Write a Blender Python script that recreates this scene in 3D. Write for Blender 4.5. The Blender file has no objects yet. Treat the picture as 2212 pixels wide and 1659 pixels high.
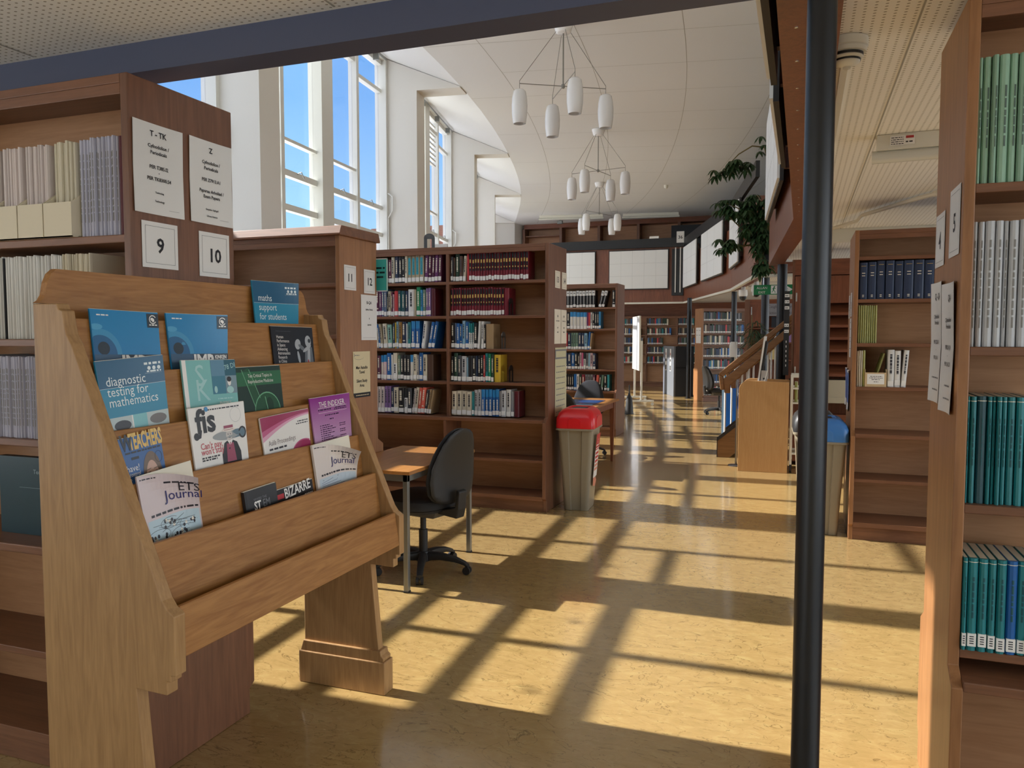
import bpy, bmesh, math, random
from mathutils import Vector, Matrix, Euler
random.seed(7)
C = bpy.context.scene.collection
SC = bpy.context.scene
R = math.radians
# ------------------------------------------------------------------ camera
cam_d = bpy.data.cameras.new('camera'); cam = bpy.data.objects.new('camera', cam_d); C.objects.link(cam)
cam.location = (0, 0, 1.5); cam.rotation_euler = (R(90-3.47), 0, R(20.1))
cam_d.sensor_width = 36; cam_d.lens = 36*1700/2212; cam_d.clip_start = .05; cam_d.clip_end = 300
SC.camera = cam
# ------------------------------------------------------------------ sky and sun
W = bpy.data.worlds.new('sky'); SC.world = W; W.use_nodes = True
wt = W.node_tree; wt.nodes.clear()
wo = wt.nodes.new('ShaderNodeOutputWorld'); bg = wt.nodes.new('ShaderNodeBackground')
# clear sky: deep blue overhead, paler towards the horizon
skc = wt.nodes.new('ShaderNodeTexCoord'); sks = wt.nodes.new('ShaderNodeSeparateXYZ'); wt.links.new(skc.outputs['Generated'], sks.inputs[0])
skr = wt.nodes.new('ShaderNodeValToRGB'); wt.links.new(sks.outputs[2], skr.inputs[0]); _e = skr.color_ramp.elements
_e[0].position = 0; _e[0].color = (.5, .72, .95, 1); _e[1].position = 1; _e[1].color = (.12, .30, .66, 1)
for _p, _c in ((.12, (.36, .64, .92, 1)), (.28, (.18, .42, .78, 1)), (.5, (.13, .34, .72, 1))):
    _x = _e.new(_p); _x.color = _c
bg.inputs[1].default_value = 1.0; wt.links.new(skr.outputs[0], bg.inputs[0])
# added unseen fill: white glow behind-left of the camera and right of the building
wtc = wt.nodes.new('ShaderNodeTexCoord'); wdp = wt.nodes.new('ShaderNodeVectorMath'); wdp.operation = 'DOT_PRODUCT'; wdp.inputs[1].default_value = (-.62, -.78, 0); wt.links.new(wtc.outputs['Generated'], wdp.inputs[0])
wmr = wt.nodes.new('ShaderNodeMapRange'); wmr.interpolation_type = 'SMOOTHSTEP'; wmr.inputs[1].default_value = .3; wmr.inputs[2].default_value = .7; wmr.inputs[3].default_value = 0; wmr.inputs[4].default_value = 1
wt.links.new(wdp.outputs['Value'], wmr.inputs[0])
wsx = wt.nodes.new('ShaderNodeSeparateXYZ'); wt.links.new(wtc.outputs['Generated'], wsx.inputs[0])
wm2 = wt.nodes.new('ShaderNodeMapRange'); wm2.interpolation_type = 'SMOOTHSTEP'; wm2.inputs[1].default_value = .4; wm2.inputs[2].default_value = .75; wm2.inputs[3].default_value = 0; wm2.inputs[4].default_value = 1; wt.links.new(wsx.outputs[0], wm2.inputs[0])
wmax = wt.nodes.new('ShaderNodeMath'); wmax.operation = 'MAXIMUM'; wt.links.new(wmr.outputs[0], wmax.inputs[0]); wt.links.new(wm2.outputs[0], wmax.inputs[1])
wst = wt.nodes.new('ShaderNodeMapRange'); wst.inputs[3].default_value = 1.25; wst.inputs[4].default_value = 2.6; wt.links.new(wm2.outputs[0], wst.inputs[0])
fill_sky = wt.nodes.new('ShaderNodeBackground'); fill_sky.inputs[0].default_value = (.86, .93, 1, 1); wt.links.new(wst.outputs[0], fill_sky.inputs[1])
wmx = wt.nodes.new('ShaderNodeMixShader'); wt.links.new(wmax.outputs[0], wmx.inputs[0]); wt.links.new(bg.outputs[0], wmx.inputs[1]); wt.links.new(fill_sky.outputs[0], wmx.inputs[2])
wt.links.new(wmx.outputs[0], wo.inputs[0])
SUN_DIR = Vector((1, .018, -.82))
sd = bpy.data.lights.new('sun', 'SUN'); sun = bpy.data.objects.new('sun', sd); C.objects.link(sun)
sun.location = (-12, 6, 12); sun.rotation_euler = SUN_DIR.to_track_quat('-Z', 'Y').to_euler()
sd.energy = 8.0; sd.color = (1, .97, .92); sd.angle = R(.6)
SC.view_settings.view_transform = 'Standard'; SC.view_settings.look = 'None'
SC.view_settings.exposure = .54; SC.view_settings.gamma = 1; SC.view_settings.use_curve_mapping = False
# ------------------------------------------------------------------ materials
def lin(h):
    if isinstance(h, str):
        h = h.lstrip('#'); c = [int(h[i:i+2], 16)/255 for i in (0, 2, 4)]
    else: c = [v/255 for v in h]
    return tuple([v/12.92 if v <= .04045 else ((v+.055)/1.055)**2.4 for v in c]) + (1,)
MATS = {}
def mat(name, col='#808080', rough=.5, metal=0, **kw):
    if name in MATS: return MATS[name]
    m = bpy.data.materials.new(name); m.use_nodes = True; MATS[name] = m
    b = m.node_tree.nodes['Principled BSDF']
    b.inputs['Base Color'].default_value = lin(col); b.inputs['Roughness'].default_value = rough; b.inputs['Metallic'].default_value = metal
    for k, v in kw.items(): b.inputs[k.replace('_', ' ')].default_value = v
    return m
def nodes(m): return m.node_tree.nodes, m.node_tree.links, m.node_tree.nodes['Principled BSDF']
def wood(name, c1, c2, axis='Z', rough=.42, scale=1., cathedral=.5):
    m = mat(name, c1, rough); n, l, b = nodes(m)
    tc = n.new('ShaderNodeTexCoord'); mp = n.new('ShaderNodeMapping'); l.new(tc.outputs['Object'], mp.inputs[0])
    s = [14*scale]*3; s['XYZ'.index(axis)] = 1.1*scale; mp.inputs['Scale'].default_value = s
    n1 = n.new('ShaderNodeTexNoise'); n1.inputs['Scale'].default_value = 1.6; n1.inputs['Detail'].default_value = 5; n1.inputs['Distortion'].default_value = cathedral*3
    n2 = n.new('ShaderNodeTexNoise'); n2.inputs['Scale'].default_value = 9; n2.inputs['Detail'].default_value = 3
    l.new(mp.outputs[0], n1.inputs[0]); l.new(mp.outputs[0], n2.inputs[0])
    ad = n.new('ShaderNodeMath'); ad.operation = 'MULTIPLY_ADD'; ad.inputs[1].default_value = .45
    l.new(n2.outputs[0], ad.inputs[0]); l.new(n1.outputs[0], ad.inputs[2])
    rp = n.new('ShaderNodeValToRGB'); rp.color_ramp.elements[0].position = .5; rp.color_ramp.elements[1].position = .92
    rp.color_ramp.elements[0].color = lin(c2); rp.color_ramp.elements[1].color = lin(c1)
    l.new(ad.outputs[0], rp.inputs[0]); l.new(rp.outputs[0], b.inputs['Base Color'])
    bp = n.new('ShaderNodeBump'); bp.inputs['Strength'].default_value = .08; bp.inputs['Distance'].default_value = .002
    l.new(ad.outputs[0], bp.inputs['Height']); l.new(bp.outputs[0], b.inputs['Normal'])
    return m
CASE = wood('case_wood', '#80573f', '#6a4733', 'Z', .4)
CASE_PALE_LIT = wood('case_wood_pale_lit', '#a37249', '#8d603b', 'Z', .4)  # truly paler end wood on one case; bounced light painted into the others
CASEX = wood('case_wood_along', '#84593f', '#6f4932', 'X', .4)
BACK = wood('case_back_wood', '#bb8d66', '#a87a54', 'X', .45)
MAHOG = wood('mahogany', '#875035', '#6d3d27', 'Z', .38)
MAHOGX = wood('mahogany_along', '#875035', '#6d3d27', 'X', .38)
DARKW = wood('dark_wood', '#5b3021', '#472418', 'X', .4)
OAK = wood('oak', '#aa7840', '#8f5d2b', 'Y', .45, 1.3, .9)
OAKV = wood('oak_upright', '#ae885a', '#987349', 'Z', .45, 1.2, .9)
BEECH = wood('beech', '#c79a64', '#bd8e58', 'Z', .4, 1.5)
RAILW = wood('rail_wood', '#946b45', '#7c5736', 'X', .25)
STRINGW = wood('stringer_wood', '#86623c', '#70502e', 'X', .35)
TABLEW = wood('table_wood', '#b07a42', '#996632', 'Y', .3)
WHITE = mat('white_paint', '#e9e8e2', .6)
PIER = mat('pier_paint', '#e6e3da', .65)
FRAME = mat('window_frame_paint', '#e4e4dc', .45)
CEILP = mat('ceiling_plaster', '#e3e3e0', .55)
SEAM = mat('ceiling_seam', '#a9a59a', .8)
BLACKM = mat('black_painted_metal', '#1a1c1f', .35)
BLACKP = mat('black_plastic', '#232323', .5)
FABRIC = mat('charcoal_fabric', '#2a2a2b', .9)
GREYMET = mat('grey_metal', '#8d8f8c', .35, .8)
CHROME = mat('chrome', '#cfd0d0', .2, 1)
PAPER = mat('paper', '#f1efe9', .45)
PAPERY = mat('yellowed_paper', '#ddd0a8', .6)
INK = mat('black_ink', '#1c1d22', .6)
GREYINK = mat('grey_ink', '#777777', .6)
LAMPM = mat('lamp_metal', '#8b8982', .4)
OPAL = mat('opal_glass', '#f2f2f2', .25)
CREAMP = mat('cream_plastic', '#e2dfd0', .4)
REDP = mat('red_plastic', '#d81f26', .28)
BINP = mat('bin_plastic', '#8f8672', .35)
BLUEP = mat('blue_plastic', '#3f78b8', .35)
GREEN = mat('leaf_green', '#2c4a26', .5)
STEM = mat('stem_brown', '#6f6238', .7)
TEAL = mat('teal_sign', '#3fb5a8', .5)
EXITG = mat('exit_green', '#0d7a45', .4)
BOARDW = mat('white_panel', '#eceeed', .55)
BLUEB = mat('blue_banner', '#1f74d8', .3)
YELLOWC = mat('yellow_card', '#b9c83c', .5)
def color_mat(h, rough=.42): return mat('print_'+h.lstrip('#'), h, rough)
# cover material: the colour belongs to each book
def cover_mat():
    m = mat('book_cover', '#888888', .45); n, l, b = nodes(m)
    oi = n.new('ShaderNodeObjectInfo'); l.new(oi.outputs['Color'], b.inputs['Base Color']); return m
COVER = cover_mat()
PAGES = mat('book_pages', '#d9d0b8', .8)
# floor: polished yellow marbled linoleum
def floor_mat():
    m = mat('marbled_floor', '#b08a4a', .3); n, l, b = nodes(m)
    tc = n.new('ShaderNodeTexCoord'); mp = n.new('ShaderNodeMapping'); l.new(tc.outputs['Object'], mp.inputs[0])
    mp.inputs['Scale'].default_value = (1, 1.9, 1)
    a = n.new('ShaderNodeTexNoise'); a.inputs['Scale'].default_value = 11; a.inputs['Detail'].default_value = 10; a.inputs['Roughness'].default_value = .72; a.inputs['Distortion'].default_value = .8
    v = n.new('ShaderNodeTexNoise'); v.inputs['Scale'].default_value = 3.2; v.inputs['Detail'].default_value = 6; v.inputs['Distortion'].default_value = 2.6
    for q in (a, v): l.new(mp.outputs[0], q.inputs[0])
    r1 = n.new('ShaderNodeValToRGB'); e = r1.color_ramp.elements
    e[0].position = .2; e[0].color = lin('#8f7848'); e[1].position = .8; e[1].color = lin('#b19b64')
    x = e.new(.5); x.color = lin('#a38655')
    l.new(a.outputs[0], r1.inputs[0])
    d = n.new('ShaderNodeMath'); d.operation = 'SUBTRACT'; d.inputs[1].default_value = .5; l.new(v.outputs[0], d.inputs[0])
    ab = n.new('ShaderNodeMath'); ab.operation = 'ABSOLUTE'; l.new(d.outputs[0], ab.inputs[0])
    r2 = n.new('ShaderNodeValToRGB'); r2.color_ramp.elements[0].position = 0; r2.color_ramp.elements[0].color = (.8, .8, .8, 1)
    r2.color_ramp.elements[1].position = .009; r2.color_ramp.elements[1].color = (0, 0, 0, 1); l.new(ab.outputs[0], r2.inputs[0])
    mx = n.new('ShaderNodeMix'); mx.data_type = 'RGBA'; l.new(r2.outputs[0], mx.inputs[0]); l.new(r1.outputs[0], mx.inputs[6]); mx.inputs[7].default_value = lin('#67522f')
    # pale scuffs
    sp = n.new('ShaderNodeTexNoise'); sp.inputs['Scale'].default_value = 38; sp.inputs['Detail'].default_value = 3; l.new(mp.outputs[0], sp.inputs[0])
    r3 = n.new('ShaderNodeValToRGB'); r3.color_ramp.elements[0].position = .7; r3.color_ramp.elements[1].position = .76
    r3.color_ramp.elements[1].color = (.6, .6, .6, 1); l.new(sp.outputs[0], r3.inputs[0])
    m2 = n.new('ShaderNodeMix'); m2.data_type = 'RGBA'; l.new(r3.outputs[0], m2.inputs[0]); l.new(mx.outputs[2], m2.inputs[6]); m2.inputs[7].default_value = lin('#cdb880')
    l.new(m2.outputs[2], b.inputs['Base Color'])
    rr = n.new('ShaderNodeMapRange'); rr.inputs[3].default_value = .15; rr.inputs[4].default_value = .3; l.new(a.outputs[0], rr.inputs[0]); l.new(rr.outputs[0], b.inputs['Roughness'])
    b.inputs['Coat Weight'].default_value = .6; b.inputs['Coat Roughness'].default_value = .09
    bp = n.new('ShaderNodeBump'); bp.inputs['Strength'].default_value = .1; bp.inputs['Distance'].default_value = .004; l.new(v.outputs[0], bp.inputs['Height']); l.new(bp.outputs[0], b.inputs['Normal'])
    return m
FLOOR = floor_mat()
def perforated():
    m = mat('perforated_tile', '#d8cfb6', .7); n, l, b = nodes(m)
    tc = n.new('ShaderNodeTexCoord'); mp = n.new('ShaderNodeMapping'); l.new(tc.outputs['Object'], mp.inputs[0])
    mp.inputs['Scale'].default_value = (1/.03, 1/.022, 0)
    fr = n.new('ShaderNodeVectorMath'); fr.operation = 'FRACTION'; l.new(mp.outputs[0], fr.inputs[0])
    sb = n.new('ShaderNodeVectorMath'); sb.operation = 'SUBTRACT'; sb.inputs[1].default_value = (.5, .5, 0); l.new(fr.outputs[0], sb.inputs[0])
    ln = n.new('ShaderNodeVectorMath'); ln.operation = 'LENGTH'; l.new(sb.outputs[0], ln.inputs[0])
    lt = n.new('ShaderNodeMath'); lt.operation = 'LESS_THAN'; lt.inputs[1].default_value = .17; l.new(ln.outputs['Value'], lt.inputs[0])
    mx = n.new('ShaderNodeMix'); mx.data_type = 'RGBA'; l.new(lt.outputs[0], mx.inputs[0]); mx.inputs[6].default_value = lin('#f5f2ea'); mx.inputs[7].default_value = lin('#a39b8a')
    l.new(mx.outputs[2], b.inputs['Base Color']); return m
PERF = perforated()
def glass_mat(name, tint='#ffffff', k=.06):
    m = bpy.data.materials.new(name); m.use_nodes = True; n = m.node_tree.nodes; l = m.node_tree.links; n.clear(); MATS[name] = m
    o = n.new('ShaderNodeOutputMaterial'); t = n.new('ShaderNodeBsdfTransparent'); g = n.new('ShaderNodeBsdfGlossy'); mx = n.new('ShaderNodeMixShader')
    g.inputs['Roughness'].default_value = .03; t.inputs[0].default_value = lin(tint); mx.inputs[0].default_value = k
    l.new(t.outputs[0], mx.inputs[1]); l.new(g.outputs[0], mx.inputs[2]); l.new(mx.outputs[0], o.inputs[0]); return m
GLASS = glass_mat('window_glass')
TINTED = glass_mat('tinted_glass', '#f3f4fa')
CLEARP = glass_mat('clear_plastic', '#f4f4f4', .12)
# ------------------------------------------------------------------ mesh builder
def frame(o, u, v):
    u = Vector(u).normalized(); v = Vector(v); v = (v-u*v.dot(u)).normalized(); w = u.cross(v)
    M = Matrix.Identity(4)
    for i in range(3): M[i][0], M[i][1], M[i][2], M[i][3] = u[i], v[i], w[i], o[i]
    return M
_tx = {}
def text_geo(s, size, align='CENTER', bold=0.):
    k = (s, align, bold)
    if k not in _tx:
        cu = bpy.data.curves.new('t', 'FONT'); cu.body = s; cu.size = 1; cu.align_x = align; cu.resolution_u = 2; cu.offset = bold
        ob = bpy.data.objects.new('t', cu); C.objects.link(ob)
        dg = bpy.context.evaluated_depsgraph_get(); dg.update(); me = ob.evaluated_get(dg).to_mesh()
        _tx[k] = ([v.co.copy() for v in me.vertices], [tuple(p.vertices) for p in me.polygons])
        ob.evaluated_get(dg).to_mesh_clear(); bpy.data.objects.remove(ob); bpy.data.curves.remove(cu)
    vs, fs = _tx[k]; return [v*size for v in vs], fs
class MB:
    def __init__(s, M=None, fn=None): s.v = []; s.f = []; s.m = []; s.M = M or Matrix(); s.fn = fn
    def add(s, vs, fs, m=0):
        b = len(s.v)
        for p in vs:
            p = Vector(p)
            if s.fn: p = s.fn(p)
            s.v.append(s.M @ p)
        for f in fs: s.f.append(tuple(i+b for i in f)); s.m.append(m)
        return s
    def box(s, x0, y0, z0, x1, y1, z1, m=0):
        if x0 > x1: x0, x1 = x1, x0
        if y0 > y1: y0, y1 = y1, y0
        if z0 > z1: z0, z1 = z1, z0
        return s.add([(x0,y0,z0),(x1,y0,z0),(x1,y1,z0),(x0,y1,z0),(x0,y0,z1),(x1,y0,z1),(x1,y1,z1),(x0,y1,z1)],
                     [(0,3,2,1),(4,5,6,7),(0,1,5,4),(1,2,6,5),(2,3,7,6),(3,0,4,7)], m)
    def prism(s, pts, ax, a0, a1, m=0):
        # outline in the plane normal to ax, extruded from a0 to a1
        def P(p, a): return {'x': (a, p[0], p[1]), 'y': (p[0], a, p[1]), 'z': (p[0], p[1], a)}[ax]
        n = len(pts); vs = [P(p, a0) for p in pts]+[P(p, a1) for p in pts]
        area = sum(pts[i][0]*pts[(i+1) % n][1]-pts[(i+1) % n][0]*pts[i][1] for i in range(n))
        flip = (area > 0) == (a1 > a0)
        if ax == 'y': flip = not flip
        fs = [tuple(range(n)), tuple(range(2*n-1, n-1, -1))]+[(i, i+n, (i+1) % n+n, (i+1) % n) for i in range(n)]
        if flip: fs = [tuple(reversed(f)) for f in fs]
        return s.add(vs, fs, m)
    def tube(s, pts, r, m=0, n=8, cap=True):
        pts = [Vector(p) for p in pts]; rs = r if isinstance(r, (list, tuple)) else [r]*len(pts)
        vs = []; fs = []; prev = None
        for i, p in enumerate(pts):
            d = (pts[min(i+1, len(pts)-1)]-pts[max(i-1, 0)]).normalized()
            u = d.cross(Vector((0, 0, 1)) if abs(d.z) < .95 else Vector((1, 0, 0))).normalized() if prev is None else (prev-d*prev.dot(d)).normalized()
            prev = u; w = d.cross(u)
            for k in range(n):
                a = 2*math.pi*k/n; vs.append(p+(u*math.cos(a)+w*math.sin(a))*rs[i])
        for i in range(len(pts)-1):
            for k in range(n): fs.append((i*n+k, i*n+(k+1) % n, (i+1)*n+(k+1) % n, (i+1)*n+k))
        if cap: fs += [tuple(reversed(range(n))), tuple(range((len(pts)-1)*n, len(pts)*n))]
        return s.add(vs, fs, m)
    def lathe(s, prof, c=(0, 0, 0), m=0, n=24):
        vs = []; fs = []
        for r, z in prof:
            for k in range(n):
                a = 2*math.pi*k/n; vs.append((c[0]+r*math.cos(a), c[1]+r*math.sin(a), c[2]+z))
        for i in range(len(prof)-1):
            for k in range(n): fs.append((i*n+k, i*n+(k+1) % n, (i+1)*n+(k+1) % n, (i+1)*n+k))
        return s.add(vs, fs, m)
    def rect(s, u0, v0, u1, v1, off=.0006, m=0, nu=1, nv=1):
        vs = [(u0+(u1-u0)*i/nu, v0+(v1-v0)*j/nv, off) for j in range(nv+1) for i in range(nu+1)]
        return s.add(vs, [(j*(nu+1)+i, j*(nu+1)+i+1, (j+1)*(nu+1)+i+1, (j+1)*(nu+1)+i) for j in range(nv) for i in range(nu)], m)
    def poly(s, pts, off=.0006, m=0): return s.add([(x, y, off) for x, y in pts], [tuple(range(len(pts)))], m)
    def ell(s, cx, cy, rx, ry, off=.0006, m=0, n=20, a0=0, a1=360, rot=0, lim=None):
        k = n if a1-a0 >= 360 else n+1; c, d = math.cos(R(rot)), math.sin(R(rot)); ps = []
        for i in range(k):
            a = R(a0+(a1-a0)*i/n); x, y = rx*math.cos(a), ry*math.sin(a); px = cx+x*c-y*d
            if lim: px = min(max(px, lim[0]), lim[1])
            ps.append((px, cy+x*d+y*c))
        return s.poly(ps, off, m)
    def line(s, x0, y0, x1, y1, w, off=.0006, m=0):
        d = Vector((x1-x0, y1-y0)); L = d.length or 1; nx, ny = -d.y/L*w/2, d.x/L*w/2
        return s.poly([(x0-nx, y0-ny), (x1-nx, y1-ny), (x1+nx, y1+ny), (x0+nx, y0+ny)], off, m)
    def ring(s, cx, cy, rx, ry, w, off=.0006, m=0, n=24, a0=0, a1=360):
        for i in range(n):
            a, b = R(a0+(a1-a0)*i/n), R(a0+(a1-a0)*(i+1)/n)
            s.poly([(cx+(rx-w)*math.cos(a), cy+(ry-w)*math.sin(a)), (cx+rx*math.cos(a), cy+ry*math.sin(a)), (cx+rx*math.cos(b), cy+ry*math.sin(b)), (cx+(rx-w)*math.cos(b), cy+(ry-w)*math.sin(b))], off, m)
        return s
    def text(s, t, x, y, size, off=.0008, m=0, align='CENTER', sx=1., rot=0, bold=0.):
        vs, fs = text_geo(t, size, align, bold); c, d = math.cos(R(rot)), math.sin(R(rot))
        return s.add([(x+v.x*sx*c-v.y*d, y+v.x*sx*d+v.y*c, off) for v in vs], fs, m)
    def scrib(s, x0, x1, y, h, off=.0008, m=0, seed=0):
        # a line of print too small to read: short bars
        rr = random.Random(seed); x = x0
        while x < x1:
            w = min(rr.uniform(.6, 2.6)*h, x1-x); s.rect(x, y, x+w, y+h*.62, off, m); x += w+h*.45
        return s
    def build(s, name, mats, parent=None, loc=None, smooth=False, bevel=0, kind=None):
        me = bpy.data.meshes.new(name); o = bpy.data.objects.new(name, me); C.objects.link(o)
        base = Vector(loc) if loc is not None else Vector((0, 0, 0)); wp = Vector((0, 0, 0)); p = parent
        while p is not None: wp += p.location; p = p.parent
        me.from_pydata([v-wp-base for v in s.v], [], s.f)
        for m in (mats if isinstance(mats, (list, tuple)) else [mats]): me.materials.append(m)
        for p, mi in zip(me.polygons, s.m): p.material_index = mi; p.use_smooth = smooth
        me.validate(); me.update()
        o.location = base
        if parent is not None: o.parent = parent
        if bevel:
            b = o.modifiers.new('bevel', 'BEVEL'); b.width = bevel; b.segments = 2; b.limit_method = 'ANGLE'; b.angle_limit = R(40)
        if smooth:
            try: me.set_sharp_from_angle(angle=R(40))
            except Exception: pass
        if kind: o['kind'] = kind
        return o
def tag(o, label, cat, group=None):
    o['label'] = label; o['category'] = cat
    if group: o['group'] = group
    return o
def thing(name, label, cat, loc, group=None):
    o = bpy.data.objects.new(name, None); C.objects.link(o); o.location = loc; o.empty_display_size = .1
    return tag(o, label, cat, group)
def struct(o): o['kind'] = 'structure'; return o
def clone(root, loc=None, rot=None, label=None, group=None, dz=None):
    r = root.copy(); C.objects.link(r)
    if loc is not None: r.location = loc
    if rot is not None: r.rotation_euler = rot
    if label: r['label'] = label
    if group: r['group'] = group
    for ch in list(root.children):
        c = ch.copy(); C.objects.link(c); c.parent = r
        for g in list(ch.children):
            d = g.copy(); C.objects.link(d); d.parent = c
    return r
# ------------------------------------------------------------------ plan of the curved hall
EDGE = [(-4.0, 2.5), (-4.2, 6.5), (-4.57, 10.5), (-5.37, 14.5), (-6.6, 18.7), (-8.4, 23.2)]
TH = [1.5, 4, 8, 14, 19, 23]
NRM = [Vector((math.cos(R(t)), math.sin(R(t)))) for t in TH]
def edge_pt(t):
    # smooth curve through the edge points, t in 0..5
    i = min(int(t), 4); f = t-i; P = [Vector(p) for p in EDGE]
    p0, p1, p2, p3 = P[max(i-1, 0)], P[i], P[i+1], P[min(i+2, 5)]
    return .5*((2*p1)+(-p0+p2)*f+(2*p0-5*p1+4*p2-p3)*f*f+(-p0+3*p1-3*p2+p3)*f**3)
CZ = 5.0; SOF = 2.5
# ---- floor, ground outside
OUT = [Vector(e)-n*1.2 for e, n in zip(EDGE, NRM)]
struct(MB().prism([(-5.0, -4), (3.35, -4), (3.35, 24.2), (-9.5, 24.2)]+[(p.x-.1, p.y) for p in reversed(OUT)]+[(-5.0, 2.4)], 'z', -.12, 0).build('floor', FLOOR))
struct(MB().box(-80, -50, -.3, 80, 70, -.125).build('ground', mat('pale_bounce_ground', '#dedcd6', .9)))  # unseen ground, added and kept pale to bounce sunlight up to the ceilings
# ---- high ceiling with its seams
mb = MB(); ed = [edge_pt(i/4) for i in range(21)]
pts = [(-4.0, 2.2)]+[tuple(p) for p in ed]+[(-8.6, 24.2), (3.35, 24.2), (3.35, 2.2)]
mb.prism(pts, 'z', CZ, CZ+.15, 0)
for off in (.7, 1.9, 3.1, 4.3, 5.5):
    q = [edge_pt(i/8)+Vector((math.cos(R(3+4*i/8)), math.sin(R(3+4*i/8))))*off for i in range(2, 41)]
    for a, b in zip(q, q[1:]):
        d = (b-a).normalized(); nn = Vector((-d.y, d.x))*.0035
        mb.add([(a.x-nn.x, a.y-nn.y, CZ-.001), (b.x-nn.x, b.y-nn.y, CZ-.001), (b.x+nn.x, b.y+nn.y, CZ-.001), (a.x+nn.x, a.y+nn.y, CZ-.001)], [(0, 3, 2, 1)], 1)
for i in range(1, 20):
    t = i/3.8
    if t > 4.9: break
    th = 3+4*t; a = edge_pt(t)+Vector((math.cos(R(th)), math.sin(R(th))))*(.7 if i % 2 else 0); b = edge_pt(t)+Vector((math.cos(R(th)), math.sin(R(th))))*5.5
    d = (b-a).normalized(); nn = Vector((-d.y, d.x))*.003
    mb.add([(a.x-nn.x, a.y-nn.y, CZ-.001), (b.x-nn.x, b.y-nn.y, CZ-.001), (b.x+nn.x, b.y+nn.y, CZ-.001), (a.x+nn.x, a.y+nn.y, CZ-.001)], [(0, 3, 2, 1)], 1)
struct(mb.build('ceiling', [CEILP, SEAM]))
# ---- sloping soffit between ceiling edge and window heads
mb = MB()
for i in range(20):
    t0, t1 = i/4, (i+1)/4
    def op(t):
        k = min(int(t), 4); return OUT[k].lerp(OUT[k+1], t-k)
    a, b, c, d = edge_pt(t0), edge_pt(t1), op(t1), op(t0)
    mb.add([(a.x, a.y, CZ), (b.x, b.y, CZ), (c.x, c.y, 5.5), (d.x, d.y, 5.5)], [(0, 1, 2, 3)])
    mb.add([(a.x, a.y, CZ+.15), (b.x, b.y, CZ+.15), (c.x, c.y, 5.65), (d.x, d.y, 5.65)], [(3, 2, 1, 0)])
struct(mb.build('ceiling_soffit', CEILP, smooth=False))
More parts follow.
